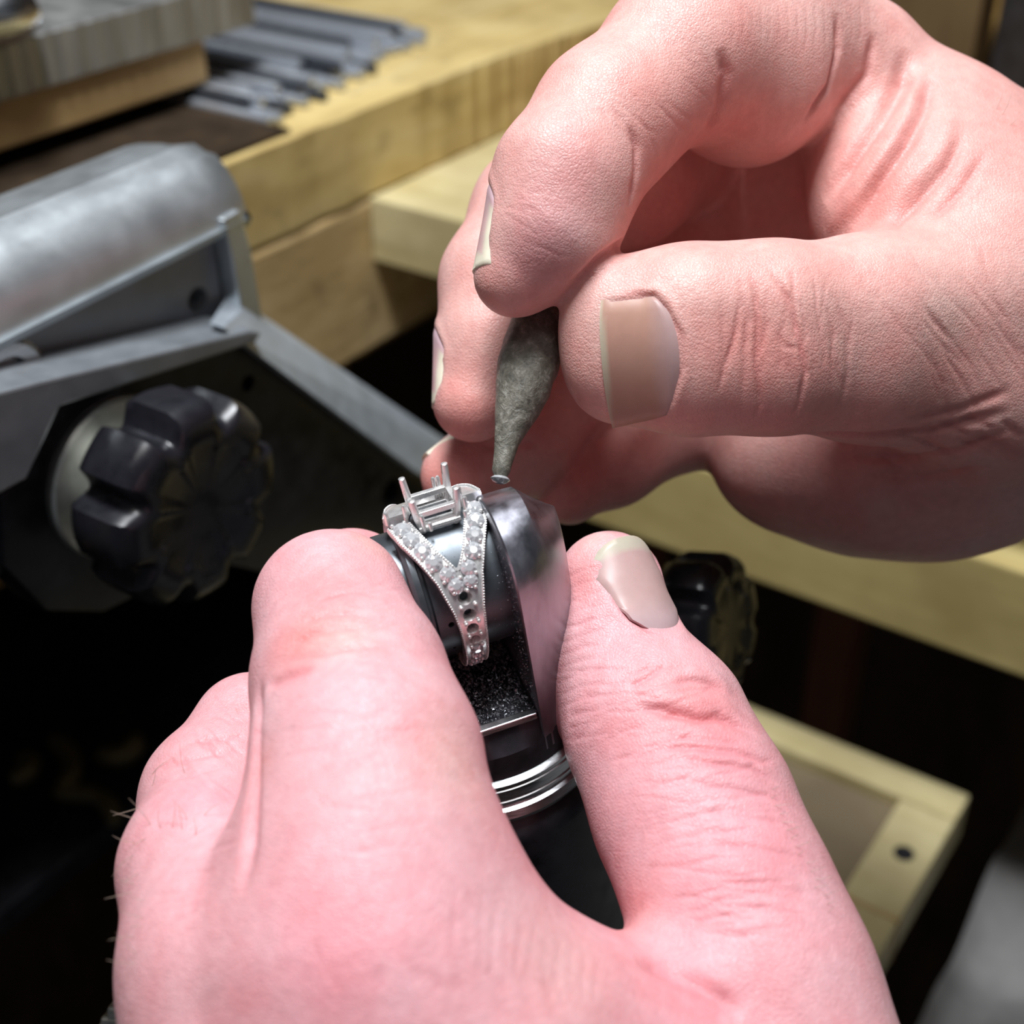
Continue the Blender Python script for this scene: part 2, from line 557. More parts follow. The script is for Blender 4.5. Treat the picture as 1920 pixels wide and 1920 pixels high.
#@BACKOBJ
# ------------------------------------------------------------------ steel bench block on its wooden base, steel rods
RX0, RX1 = 254.0, 346.0
rod_mesh = None
rod_dark_mesh = None
rid = 0
rows = []
for k in range(27):
    rows.append((RX0 + 3.4 * k + random.uniform(-.15, .15), 1.5, 0))
for k in range(18):
    rows.append((RX0 + 1.7 + 3.4 * (k * 1.45 // 1) + random.uniform(-.2, .2), 4.25, 1))
for x, h, layer in rows:
    rad = 1.5
    yend = 249 + (x - 268) * 0.19 + random.uniform(-4, 6) + layer * random.uniform(1, 7)
    L = 92
    if rod_mesh is None:
        prof = [(0, 0.7), (0.4, 1.35), (1.0, 1.5), (L - 1, 1.5), (L, 1.2)]
        V, Fc = lathe_vf((0, 0, 0), (0, 1, 0), prof, 10)
        o = mesh_obj('steel_rod', V, Fc, M['rod'], loc=(0, 0, 0), smooth=40)
        rod_mesh = o.data
    else:
        if rid % 4 == 3:
            if rod_dark_mesh is None:
                rod_dark_mesh = rod_mesh.copy(); rod_dark_mesh.materials[0] = M['rod_dark']
            o = bpy.data.objects.new('steel_rod', rod_dark_mesh)
        else:
            o = bpy.data.objects.new('steel_rod', rod_mesh)
        COL.objects.link(o)
    rid += 1
    o.location = Vector((x, yend, 989.05 + h)) * MM
    o.rotation_euler = (0, 0, math.radians(random.uniform(-1.2, 1.2) if layer else random.uniform(-0.5, 0.5)))
    tag(o, 'thin bright steel rod in the bundle lying on the worktop', 'rod', 'steel rods bundled on the worktop')

BY = 268.0
V, Fc = box_vf(150, 259, BY + 2, BY + 88, 995.2, 1006.2)
o = mesh_obj('plywood_board', V, Fc, M['wood_ply'], loc=(205, BY + 40, 995.2), bevel=0.8)
tag(o, 'flat plywood base under the steel bench block', 'wooden board')
V, Fc = box_vf(100, 253.2, 237.5, BY + 18, 989.05, 990.4)  # thin dark mat added in place of the shadow before the block
o = mesh_obj('shadow_mat', V, Fc, M['shadow_dark'], loc=(180, 260, 989.05), bevel=0.3)
tag(o, 'thin dark brown mat added for the shadow in front of the plywood base', 'mat')
# packing piece that carries the left end
V, Fc = box_vf(120, 180, BY + 20, BY + 84, 989.1, 995.1)
o = mesh_obj('packing_strip', V, Fc, M['wood_dark'], loc=(150, BY + 50, 989.1), bevel=0.5)
tag(o, 'dark packing strip under the plywood base', 'strip')
# steel block with machined scallops on its front edge
pts = []
n = 26
x0, x1 = 150.0, 276.0
for i in range(n * 4 + 1):
    s = i / (n * 4)
    x = x0 + (x1 - x0) * s
    y = BY + 0.35 * abs(math.sin(s * n * math.pi)) + random.uniform(-.05, .05)
    pts.append((x, y))
pts += [(279, BY + 3), (279, BY + 92), (x0, BY + 92)]
V, Fc = prism_vf(pts, 2, 1006.3, 1018.3)
o = mesh_obj('steel_bench_block', V, Fc, M['steel'], loc=(215, BY + 45, 1006.3), bevel=0.4, bseg=1)
tag(o, 'worn steel bench block with tool marks along its edge', 'bench block')
# hammer head lying on the block, just in the top left corner
hp = on(25, 20, 2, 1024.5)
V, Fc = lathe_vf(hp + np.array([-46, -6, 0]), (1, 0.1, 0), [(0, 5), (2, 6), (14, 6), (17, 4.6), (34, 4.8), (38, 6.2), (44, 6.2), (48, 5), (49.5, 2.5)], 32)
o = mesh_obj('hammer_head', V, Fc, M['bright'], loc=hp - np.array([20, 0, 6.2]), smooth=40)
tag(o, 'small round steel hammer head resting on the bench block', 'hammer')

# ------------------------------------------------------------------ clamp bracket with knob
br = thing('clamp_bracket', (150, 200, 921), 'grey metal bench clamp bracket with rounded top and black knob', 'clamp')
prof = [(204, 962), (204, 1012)]
prof += [(202, 1014), (198, 1015.3), (194, 1015.6)]
for k in range(1, 9):
    a = math.pi / 2 * k / 8
    prof.append((190 - 14.5 * math.sin(a) * 1.0, 1002.5 + 13 * math.cos(a) + 2.0 * (1 - k / 8)))
prof += [(174.5, 1004.2), (176.2, 1003.6), (179.5, 1002.8), (179.5, 985), (179.5, 962)]
# sweep the profile along x so that the ridge climbs slightly to the right
V, Fc = [], []
xs = [70, 118, 168, 171, 173.5, 175]
npf = len(prof)
for xi, x in enumerate(xs):
    s = (x - 118) / 50
    for (y, zz) in prof:
        e = 0 if x <= 171 else (x - 171)
        dz = 2.2 * s if zz > 1000 and y < 182 else 1.0 * s
        yy = y + (0.25 * e if y < 190 else -0.25 * e)
        V.append((x, yy, zz + min(dz, 2.6) - 0.25 * e * (zz > 1000)))
for i in range(len(xs) - 1):
    for k in range(npf):
        k2 = (k + 1) % npf
        Fc.append((i * npf + k, i * npf + k2, (i + 1) * npf + k2, (i + 1) * npf + k))
Fc.append(tuple(range(npf))); Fc.append(tuple((len(xs) - 1) * npf + k for k in range(npf)))
ho = mesh_obj('housing', V, Fc, M['cast'], br, smooth=35)
cut(ho, [lathe_vf((162.3, 170, 993.5), (0, 1, 0), [(0, 2.4), (20, 2.4)], 24)])
# raised right rim of the recessed front
poly = [(167.0, 1008), (171.5, 1008.5), (173.2, 1000), (174.2, 986), (169.0, 986), (168.2, 1000)]
V, Fc = prism_vf(poly, 1, 174.6, 179.6)
mesh_obj('end_rim', V, Fc, M['cast'], br, bevel=0.5)
# recessed dark face
V, Fc = box_vf(70, 167.6, 178.6, 179.4, 986, 1003.4)
fo = mesh_obj('recessed_face', V, Fc, M['ledge'], br)
cut(fo, [lathe_vf((162.3, 170, 993.5), (0, 1, 0), [(0, 2.4), (20, 2.4)], 24)])
# sloping ledge
poly = [(60, 1010.5), (117.6, 999.6), (163, 990.2), (166, 988.6), (164.2, 987.4), (120.6, 994.0), (112, 985), (60, 985)]
V, Fc = prism_vf(poly, 1, 167.0, 178.5)
mesh_obj('ledge', V, Fc, M['ledge'], br, bevel=0.5)
# turned boss on the ledge at the left border
V, Fc = lathe_vf((119, 178.5, 996), (0, -1, 0), [(-1, 7.5), (1.6, 7.5), (2.4, 6.6), (2.4, 4.5), (1.4, 4.0)], 48)
mesh_obj('boss', V, Fc, M['bright'], br, smooth=30)
# side plate with long arm
poly = [(164.3, 988.4), (223, 928.6), (224, 915), (185, 918), (150, 946), (124, 950), (113, 957), (107, 970), (111, 988), (120.6, 994.4)]
V, Fc = prism_vf(poly, 1, 171.0, 179.8)
pl = mesh_obj('side_plate', V, Fc, M['anod'], br, bevel=0.7)
cut(pl, [lathe_vf((165.0, 165, 977.5), (0, 1, 0), [(0, 1.7), (20, 1.7)], 24),
         lathe_vf((204.5, 165, 933.1), (0, 1, 0), [(0, 3.0), (20, 3.0)], 24)])
# paler grey top edge of the arm
io, oo = [on(417, 614, 1, 168.0), on(790, 892, 1, 168.0)], [on(458, 578, 1, 174.5), on(876, 862, 1, 174.5)]
back = np.array([1.5, 5.0, 1.5])
V = [io[0], io[1], oo[1], oo[0], io[0] + np.array([0, 3.2, 0]), io[1] + np.array([0, 3.2, 0]), oo[1] + back, oo[0] + back]
Fc = [(0, 1, 2, 3), (7, 6, 5, 4), (0, 4, 5, 1), (1, 5, 6, 2), (2, 6, 7, 3), (3, 7, 4, 0)]
mesh_obj('arm_edge', V, Fc, M['edge'], br, bevel=0.3)
V, Fc = prism_vf([(140, 952), (176, 952), (176, 984), (140, 984)], 1, 180.2, 235.8)
mesh_obj('mounting_block', V, Fc, M['anod'], br, bevel=0.8)
KC = np.array([133.0, 0, 974.0])
V, Fc = lathe_vf((131.5, 171.2, 974.5), (0, -1, 0), [(-1, 14.2), (1.6, 14.4), (2.2, 14.0), (2.6, 8.0), (11, 8.0)], 64)
mesh_obj('collar', V, Fc, M['collar'], br, smooth=30)


def knob_vf(origin, axis, R, H, lobes=8, phase=0.0):
    def rf(t, r, th):
        c = math.cos(lobes * th + phase)
        dip = 0.20 * R * max(0, -c - 0.25) / 0.75
        return r - dip * (r / R) ** 2
    prof = [(0, R * 0.80), (H * .10, R * 0.95), (H * .25, R * 1.0), (H * .5, R), (H * .78, R), (H * .90, R * .955), (H * .97, R * .88), (H, R * .80), (H, R * .62), (H * .97, R * .58), (H * .97, R * .1)]
    return lathe_vf(origin, axis, prof, 128, rfun=rf)


V, Fc = knob_vf((131.3, 162.6, 976), (0, -1, 0), 18.0, 14, 8, 0.6)
mesh_obj('knob', V, Fc, M['plastic'], br, smooth=40)

kn = P(1262, 1165, 236)
V, Fc = knob_vf(kn, unit(-0.45 * FH + 0.8 * RT + 0.25 * ZV), 12.0, 11, 7)
ko = mesh_obj('hand_screw', V, Fc, M['plastic'], loc=kn, smooth=40)
tag(ko, 'black lobed plastic hand screw just behind the lower thumb', 'hand screw')
#@HOLDER
# ------------------------------------------------------------------ ring holder
az = math.radians(72)
A0 = FH * math.cos(az) + RT * math.sin(az)
NN = FH * math.cos(az - math.pi / 2) + RT * math.sin(az - math.pi / 2)     # away from the viewer
AX = unit(A0 + 0.15 * ZV)
UU = unit(ZV - 0.15 * A0)
RC = P(842, 1085, 170)


def H(w, n, h):
    """holder frame: w along the mandrel, n towards the viewer, h up"""
    return RC + AX * w - NN * n + UU * h


def H2W(L):
    return [H(*p) for p in L]


hold = thing('ring_holder', H(0.5, 0, -75), 'round dark steel ring holder gripped between finger and thumb', 'ring holder')
# jaw
V, Fc = [], []
ws = [5.2, 5.4, 6.5, 8, 9.5, 10.4, 11.2, 12, 12.8, 13.4, 13.9]
prof_n = 0
for w in ws:
    nm = math.sqrt(max(14.0 ** 2 - (w - 0.5) ** 2, 0.4))
    ht = 11.6 if w < 9.4 else 11.6 - (w - 9.4) * 1.05
    row = [(nm, -19.5), (nm, -10), (nm, -4), (nm, 0), (nm, ht - 6.5)]
    for k in range(1, 11):
        a = math.pi / 2 * k / 10
        row.append((nm - 0.62 * nm * (1 - math.cos(a)), ht - 6.5 + 6.5 * math.sin(a)))
    row += [(0.2 * nm, ht - 0.35), (0, ht - 1.2), (-1.6, ht - 3), (-2.6, ht - 6), (-2.8, -19.5)]
    if w == 5.2:
        row = [(a * 0.985, b - 0.15 if b > 0 else b) for a, b in row]
    prof_n = len(row)
    V += [H(w, a, b) for a, b in row]
for i in range(len(ws) - 1):
    for k in range(prof_n):
        k2 = (k + 1) % prof_n
        Fc.append((i * prof_n + k, i * prof_n + k2, (i + 1) * prof_n + k2, (i + 1) * prof_n + k))
Fc.append(tuple(range(prof_n))); Fc.append(tuple((len(ws) - 1) * prof_n + k for k in range(prof_n)))
mesh_obj('jaw', V, Fc, M['holder'], hold, smooth=32)
# base with flat milled front
V, Fc = lathe_vf(H(0.5, 0, 0), UU, [(-21.3, 14), (-17.5, 14), (-14.6, 13.9), (-13.9, 13.6)], 96)
V = [np.array(p) for p in V]
V3 = []
for p in V:
    q = p - RC
    w, nn, h = q @ AX, -(q @ NN), q @ UU
    if h > -16.8: nn = min(nn, 12.1)
    w = max(w, -10.5)
    V3.append(H(w, nn, h))
mesh_obj('base', V3, Fc, M['holder_dark'], hold, smooth=30)
# bright lip along the front of the slot
L = [(-10, 11.6), (4.9, 11.6), (5.3, 12.2), (5.0, 12.75), (-10, 12.75)]
V = [H(w, n_, h) for h in (-14.5, -13.55) for w, n_ in L]
Fc = [(0, 1, 2, 3, 4), (9, 8, 7, 6, 5)] + [(i, (i + 1) % 5, 5 + (i + 1) % 5, 5 + i) for i in range(5)]
mesh_obj('lip', V, Fc, M['bright'], hold, bevel=0.15)
# back wall of the slot
V = H2W([(w, n_, h) for w in (-10, 5.3) for n_ in (-4.5, -12) for h in (-14, -6)])
_, Fb = box_vf(0, 1, 0, 1, 0, 1)
mesh_obj('slot_wall', V, Fb, M['holder_dark'], hold, bevel=0.4)
# turned collar below
V, Fc = lathe_vf(H(0.5, 0, 0), UU, [(-27.4, 13.2), (-27.2, 15.4), (-26.3, 15.8), (-25.2, 15.5), (-25.0, 15.0), (-24.1, 15.0), (-24.0, 14.85), (-23.2, 14.85), (-23.1, 15.0), (-22.2, 15.0), (-22.1, 14.85), (-21.5, 14.85), (-21.2, 14.4), (-21.1, 13.5)], 96)
mesh_obj('turned_collar', V, Fc, M['bright'], hold, smooth=30)
V, Fc = lathe_vf(H(0.5, 0, 0), UU, [(-75, 10), (-74, 15.6), (-60, 16.2), (-31, 16.3), (-29, 16.1), (-27.4, 15.0), (-27.3, 13)], 96)
mesh_obj('body', V, Fc, M['holder_dark'], hold, smooth=30)
# mandrel
prof = [(-8.2, 6.2), (-8.0, 7.3), (-7.6, 7.6), (-5.6, 7.6), (-5.5, 8.9), (-5.1, 9.15), (-4.4, 9.1), (-4.2, 8.4), (-3.9, 8.4), (-3.7, 8.85), (0, 8.85), (5.6, 8.85)]
V, Fc = lathe_vf(RC, AX, prof, 96)
mo = mesh_obj('mandrel', V, Fc, M['mandrel'], hold, smooth=25)
cutters = []
for w, th in ((-2.2, 2), (-2.3, -26)):
    a = math.radians(th)
    d = -NN * math.cos(a) + UU * math.sin(a)
    cutters.append(lathe_vf(RC + AX * w + d * 6, d, [(0, 0.38 if th > 0 else 0.22), (6, 0.38 if th > 0 else 0.22)], 16))
cut(mo, cutters)
V, Fc = lathe_vf(RC, AX, [(-9.4, 4.2), (-9.2, 6.6), (-8.9, 6.95), (-7.9, 6.95), (-7.9, 5)], 64)
mesh_obj('end_cap', V, Fc, M['bright'], hold, smooth=30)
# metal filings
V, Fc = [], []
def shard(p, s):
    i0 = len(V)
    for k in range(4):
        V.append(p + rng.normal(0, s, 3))
    Fc.extend([(i0, i0 + 1, i0 + 2), (i0, i0 + 2, i0 + 3), (i0, i0 + 3, i0 + 1), (i0 + 1, i0 + 3, i0 + 2)])
for k in range(5200):
    w = rng.uniform(-9, 5.0); n_ = rng.uniform(-4.0, 11.5)
    pile = 1.8 * math.exp(-((n_ - 2) / 5) ** 2) * rng.uniform(0, 1)
    shard(H(w, n_, -13.85 + pile), rng.uniform(0.05, 0.13))
for k in range(500):
    n_ = rng.uniform(6, 12.5); h = rng.uniform(-13, 9)
    shard(H(5.15, min(n_, 12.6), h), rng.uniform(0.03, 0.08))
for k in range(160):
    th = math.radians(rng.uniform(-50, 60))
    shard(H(rng.uniform(-3.5, 5), 8.88 * math.cos(th), 8.88 * math.sin(th)), rng.uniform(0.02, 0.06))
mesh_obj('filings', V, Fc, M['grit'], hold, kind='stuff')

# ------------------------------------------------------------------ the ring
RO, RI = 10.5, 8.95
ring = thing('diamond_ring', H(0, 0, -RO), 'white metal split-shank diamond ring on the dark mandrel', 'ring')


def RP(th, rho, w):
    a = math.radians(th)
    return RC + (-NN * math.cos(a) + UU * math.sin(a)) * rho + AX * w


def half(th):
    t = th if th <= 90 else 180 - th
    return float(np.interp(t, [-90, -54, -20, 0, 15, 36, 55, 70, 84], [1.3, 1.4, 1.5, 1.65, 1.95, 2.85, 4.25, 5.4, 6.1]))


def inner(th):
    t = th if th <= 90 else 180 - th
    return float(np.interp(t, [42, 55, 70, 84], [0.0, 1.35, 2.45, 3.2]))


def sweep(ths, secfun):
    V, Fc = [], []
    n = None
    for th in ths:
        s = secfun(th); n = len(s)
        V += [RP(th, r_, w) for r_, w in s]
    for i in range(len(ths) - 1):
        for k in range(n):
            k2 = (k + 1) % n
            Fc.append((i * n + k, i * n + k2, (i + 1) * n + k2, (i + 1) * n + k))
    Fc.append(tuple(range(n))); Fc.append(tuple((len(ths) - 1) * n + k for k in range(n)))
    return V, Fc


def sec_full(th):
    h = half(th)
    return [(RI, -h * .92), (RI, h * .92), (RO - .5, h), (RO, h - .08), (RO, h - .3), (RO - .12, h - .36), (RO - .12, -h + .36), (RO, -h + .3), (RO, -h + .08), (RO - .5, -h)]


V, Fc = sweep(np.linspace(-138 + 0, 43, 90) - 0, sec_full)
# shank: front quarter, underneath and back quarter
ths = list(np.linspace(-223, 43, 130))
def half_wrap(th):
    return th if th > -90 else -180 - th
V, Fc = sweep(ths, lambda th: sec_full(half_wrap(th)))
band = mesh_obj('shank', V, Fc, M['platinum'], ring, smooth=25)
holes = []
HOLE = [23.0, 11.0, 0.5, -9.5]
for i, th in enumerate(HOLE):
    a = math.radians(th)
    d = -NN * math.cos(a) + UU * math.sin(a)
    r0 = [0.54, 0.50, 0.45, 0.40][i]
    holes.append(lathe_vf(RC + d * 8.0 + AX * -0.1, d, [(0, r0), (1.75, r0), (2.35, 0.86 - .06 * i), (3.2, 0.9 - .06 * i)], 24))
cut(band, holes)
for sg in (-1, 1):
    for (t0, t1) in ((41.0, 84.0), (96.0, 139.0)):
        def sec(th, sg=sg):
            h, q = half(th), inner(th)
            if h - q < 0.8: q = h - 0.8
            L = [(RI + .2, q), (RI + .2, h * .96), (RO - .5, h), (RO, h - .08), (RO, h - .3), (RO - .12, h - .36), (RO - .12, q + .36), (RO, q + .3), (RO, q + .06), (RO - .3, q)]
            return [(r_, sg * w) for r_, w in L]
        V, Fc = sweep(np.linspace(t0, t1, 34), sec)
        mesh_obj('shoulder', V, Fc, M['platinum'], ring, smooth=25)

# milgrain: rows of tiny grains along every edge
bm = bmesh.new()
def grain(p, r_):
    mt = Matrix.Translation(v3((p - base_of(ring)) * MM))
    bmesh.ops.create_icosphere(bm, subdivisions=1, radius=r_ * MM, matrix=mt)
def edge_grains(t0, t1, wf, step=0.33):
    th = t0
    while th < t1:
        grain(RP(th, RO + 0.02, wf(th)), 0.15)
        w0 = wf(th); dw = (wf(th + 1) - w0)
        th += step / math.sqrt((RO * math.pi / 180) ** 2 + dw ** 2)
for sg in (-1, 1):
    edge_grains(-75, 84, lambda th: sg * (half(th) - 0.17))
    edge_grains(44.5, 84, lambda th: sg * (inner(th) + 0.17))
    edge_grains(96, 135, lambda th: sg * (half(th) - 0.17))
me = bpy.data.meshes.new('milgrain'); bm.to_mesh(me); bm.free(); me.shade_smooth()
me.materials.append(M['platinum'])
o = bpy.data.objects.new('milgrain_edge', me); COL.objects.link(o); o.parent = ring; o['kind'] = 'stuff'


# brilliant cut stone, unit radius, table up +z
def make_stone_mesh():
    bm = bmesh.new()
    tb = [bm.verts.new((0.42 * math.cos(math.pi / 4 * k), 0.42 * math.sin(math.pi / 4 * k), 0.46)) for k in range(8)]
    st = [bm.verts.new((0.76 * math.cos(math.pi / 4 * (k + .5)), 0.76 * math.sin(math.pi / 4 * (k + .5)), 0.31)) for k in range(8)]
    g1 = [bm.verts.new((math.cos(math.pi / 8 * k), math.sin(math.pi / 8 * k), 0.03)) for k in range(16)]
    g2 = [bm.verts.new((math.cos(math.pi / 8 * k), math.sin(math.pi / 8 * k), -0.03)) for k in range(16)]
    cu = bm.verts.new((0, 0, -0.86))
    bm.faces.new(tb)
    for k in range(8):
        k2 = (k + 1) % 8
        bm.faces.new((tb[k], st[k], tb[k2]))
        bm.faces.new((tb[k], g1[2 * k], st[k]))
        bm.faces.new((g1[2 * k], g1[2 * k + 1], st[k]))
        bm.faces.new((g1[2 * k + 1], g1[(2 * k + 2) % 16], st[k]))
        bm.faces.new((g1[(2 * k + 2) % 16], tb[k2], st[k]))
    for k in range(16):
        k2 = (k + 1) % 16
        bm.faces.new((g1[k], g2[k], g2[k2], g1[k2]))
        bm.faces.new((g2[k], cu, g2[k2]))
    bmesh.ops.recalc_face_normals(bm, faces=bm.faces[:])
    me = bpy.data.meshes.new('brilliant'); bm.to_mesh(me); bm.free()
    me.materials.append(M['diamond'])
    return me


STONE = make_stone_mesh()


def place_stone(name, p, nrm, r_, parent, spin=0.0):
    a, u, w = frame_from(nrm, AX)
    u2 = u * math.cos(spin) + w * math.sin(spin); w2 = np.cross(a, u2)
    o = bpy.data.objects.new(name, STONE); COL.objects.link(o)
    o.parent = parent
    q = (p - base_of(parent)) * MM
    mt = Matrix.Identity(4)
    for i in range(3):
        mt[i][0], mt[i][1], mt[i][2], mt[i][3] = u2[i] * r_ * MM, w2[i] * r_ * MM, a[i] * r_ * MM, q[i]
    o.matrix_local = mt
    return o


def outward(th):
    a = math.radians(th)
    return -NN * math.cos(a) + UU * math.sin(a)


bm = bmesh.new(); bmesh.ops.create_icosphere(bm, subdivisions=2, radius=1.0)
BEAD = bpy.data.meshes.new('bead'); bm.to_mesh(BEAD); bm.free(); BEAD.shade_smooth(); BEAD.materials.append(M['platinum'])


def place_bead(p, r_, name='bead', parent=None):
    o = bpy.data.objects.new(name, BEAD); COL.objects.link(o)
    o.parent = parent or ring
    o.location = v3((p - base_of(o.parent)) * MM)
    o.scale = (r_ * MM,) * 3
    return o


for sg in (-1, 1):
    for th in (79.5, 69.5, 59.5, 50.0):
        w = sg * (half(th) + inner(th)) / 2
        place_stone('pave_diamond', RP(th, RO + 0.02, w), outward(th) + AX * random.uniform(-.14, .14) + UU * random.uniform(-.12, .12), 1.06, ring, random.uniform(0, 0.7))
    for th in (84.0, 74.5, 64.5, 54.6, 45.5):
        for e in (-1, 1):
            hw = (half(th) - inner(th)) / 2
            w = sg * ((half(th) + inner(th)) / 2 + e * max(hw - 0.72, 0.35))
            place_bead(RP(th, RO + 0.16, w), 0.27)
for th, w, r_ in [(40.5, -1.25, .9), (40.5, 1.25, .9), (32.0, -0.75, 0.9), (32.5, 1.05, .8)]:
    place_stone('pave_diamond', RP(th, RO + 0.02, w), outward(th) + AX * random.uniform(-.12, .12), r_ * 1.06, ring, random.uniform(0, .7))
for th, w in [(36.3, -1.9), (36.2, 0.0), (36.3, 1.9), (28, -1.2), (27.5, 0.35), (28, 1.35), (17.5, -.85), (17.5, .85), (5.8, -.75), (5.8, .75), (-4.5, -.7), (-4.5, .7), (-14.5, -.65), (-14.5, .65),
              (-25, -.6), (-25, .6), (-36, -.6), (-36, .6), (-47, -.6), (-47, .6), (-57, -.55), (-57, .55)]:
    place_bead(RP(th, RO + 0.1, w), 0.25)
for th in (-19.5, -30.5, -41.5, -52.5):
    place_stone('pave_diamond', RP(th, RO - 0.05, 0), outward(th), 0.78, ring, random.uniform(0, .7))

# head: four claws and gallery rails
head = mesh_obj('head', *tube_vf([H(-2.5, 2.0, 9.6), H(2.5, 2.0, 9.6)], 0.42, 8), M['platinum'], ring, smooth=40)
PR = [(-2.65, -2.0, 14.6), (2.55, -2.0, 14.9), (2.65, 2.0, 13.9), (-2.65, 2.0, 13.9)]
for w, n_, ht in PR:
    k = 1.0
    V, Fc = tube_vf([H(w * .72, n_ * .75, 9.0), H(w * .9, n_ * .9, 11), H(w, n_, ht - .5), H(w * 1.01, n_, ht - .1), H(w * 1.01, n_, ht)], [0.5, 0.48, 0.43, 0.40, 0.2], 12)
    mesh_obj('claw', V, Fc, M['platinum'], head, smooth=40)
for hh, s in ((11.6, .92), (10.0, .82)):
    for i in range(4):
        a, b = PR[i], PR[(i + 1) % 4]
        pa, pb = np.array(H(a[0] * s, a[1] * s, hh)), np.array(H(b[0] * s, b[1] * s, hh))
        d = unit(pb - pa); side = np.cross(d, UU)
        V = [p + side * sx * 0.33 + UU * sz * 0.36 for p in (pa, pb) for sx in (-1, 1) for sz in (-1, 1)]
        mesh_obj('gallery_rail', V, Fb, M['platinum'], head, bevel=0.08)
for w, n_, ht, r_ in [(1.5, -2.3, 13.2, .27), (0.95, -2.3, 13.2, .25), (3.3, 0.2, 12.6, .25), (-3.5, 0.3, 12.4, .25), (3.4, 1.9, 12.2, .3), (-2.0, 2.6, 11.9, .27), (-1.3, 3.0, 10.9, .27), (3.0, 2.9, 11.0, .27), (-5.6, -.6, 11.6, .32)]:
    V, Fc = tube_vf([H(w, n_, 9.8), H(w, n_, ht - .15), H(w, n_, ht)], [r_, r_, r_ * .6], 10)
    mesh_obj('small_claw', V, Fc, M['platinum'], head, smooth=40)

# ------------------------------------------------------------------ wax pick-up stick and the loose stone
WX = [(938.5, 896, 171.5, 0.75), (940, 882, 171.6, 1.12), (944, 860, 171.9, 1.25), (950, 832, 172.3, 1.5), (958, 805, 172.8, 2.0), (968, 770, 173.5, 2.75), (980, 730, 174.2, 3.45), (990, 690, 175, 3.75),
      (998, 650, 175.8, 3.7), (1008, 610, 176.8, 3.4), (1022, 570, 178, 3.0), (1040, 520, 180, 2.8), (1052, 480, 182, 2.6)]
pts = [P(*q[:3]) for q in WX]; rad = [q[3] for q in WX]
fine, fr = [], []
for i in range(len(pts) - 1):
    for s in np.linspace(0, 1, 6)[:-1]:
        fine.append(pts[i] * (1 - s) + pts[i + 1] * s); fr.append(rad[i] * (1 - s) + rad[i + 1] * s)
fine.append(pts[-1]); fr.append(rad[-1])
V, Fc = tube_vf(fine, fr, 40)
V = np.array(V)
ph = rng.uniform(0, 6.28, (10, 3)); fq = rng.normal(0, 0.9, (10, 3))
lump = sum(np.sin(V @ fq[i] + ph[i, 0]) for i in range(10)) / 10
cen = np.repeat(np.array(fine), 40, axis=0)
V = cen + (V - cen) * (1 + 0.09 * lump[:, None])
o = mesh_obj('wax_pickup_stick', V, Fc, M['wax'], loc=pts[0], smooth=180)
tag(o, 'dark grey tapered wax pick-up stick pinched above the ring', 'wax stick')
gs = P(938, 905, 171.3)
ax_st = unit(pts[0] - pts[2])
gem = thing('loose_diamond', gs, 'tiny loose round diamond stuck to the wax tip', 'diamond')
place_stone('faceted_stone', pts[0] + ax_st * 0.15, ax_st, 1.2, gem)
#@HANDS
# ------------------------------------------------------------------ hands: blended solids meshed as one skin
def cam_mm(x, y, d):
    return np.array([(x - 960) / F * d, (y - 960) / F * d, d])


def smin(a, b, k):
    h = np.maximum(k - np.abs(a - b), 0.0) / k
    return np.minimum(a, b) - h * h * k * 0.25


def sdf_hand(groups, combine, h, bounds):
    lo, hi = np.array(bounds[0], float), np.array(bounds[1], float)
    n = np.ceil((hi - lo) / h).astype(int) + 1
    ax = [np.float32(lo[i] + np.arange(n[i]) * h) for i in range(3)]
    out = {}
    for gname, (k, segs) in groups.items():
        D = np.full(tuple(n), 40.0, np.float32)
        for (a, ra, b, rb) in segs:
            mrg = max(ra, rb) + 9.0
            l = np.minimum(a, b) - mrg; u = np.maximum(a, b) + mrg
            i0 = np.clip(((l - lo) / h).astype(int), 0, n); i1 = np.clip(((u - lo) / h).astype(int) + 2, 0, n)
            if (i1 <= i0).any(): continue
            X = ax[0][i0[0]:i1[0]][:, None, None]; Y = ax[1][i0[1]:i1[1]][None, :, None]; Z = ax[2][i0[2]:i1[2]][None, None, :]
            ab = (b - a).astype(np.float32); L2 = float(ab @ ab) + 1e-6
            t = np.clip(((X - a[0]) * ab[0] + (Y - a[1]) * ab[1] + (Z - a[2]) * ab[2]) / L2, 0, 1)
            ts = t * t * (3 - 2 * t) * 0.5 + t * 0.5
            d = np.sqrt((X - a[0] - t * ab[0]) ** 2 + (Y - a[1] - t * ab[1]) ** 2 + (Z - a[2] - t * ab[2]) ** 2) - (ra + (rb - ra) * ts)
            sl = tuple(slice(i0[i], i1[i]) for i in range(3))
            D[sl] = smin(D[sl], d.astype(np.float32), k)
        out[gname] = D
    if callable(combine):
        return combine(out), lo, n
    R = None
    for gname, k in combine:
        R = out[gname] if R is None else smin(R, out[gname], k)
    return R, lo, n


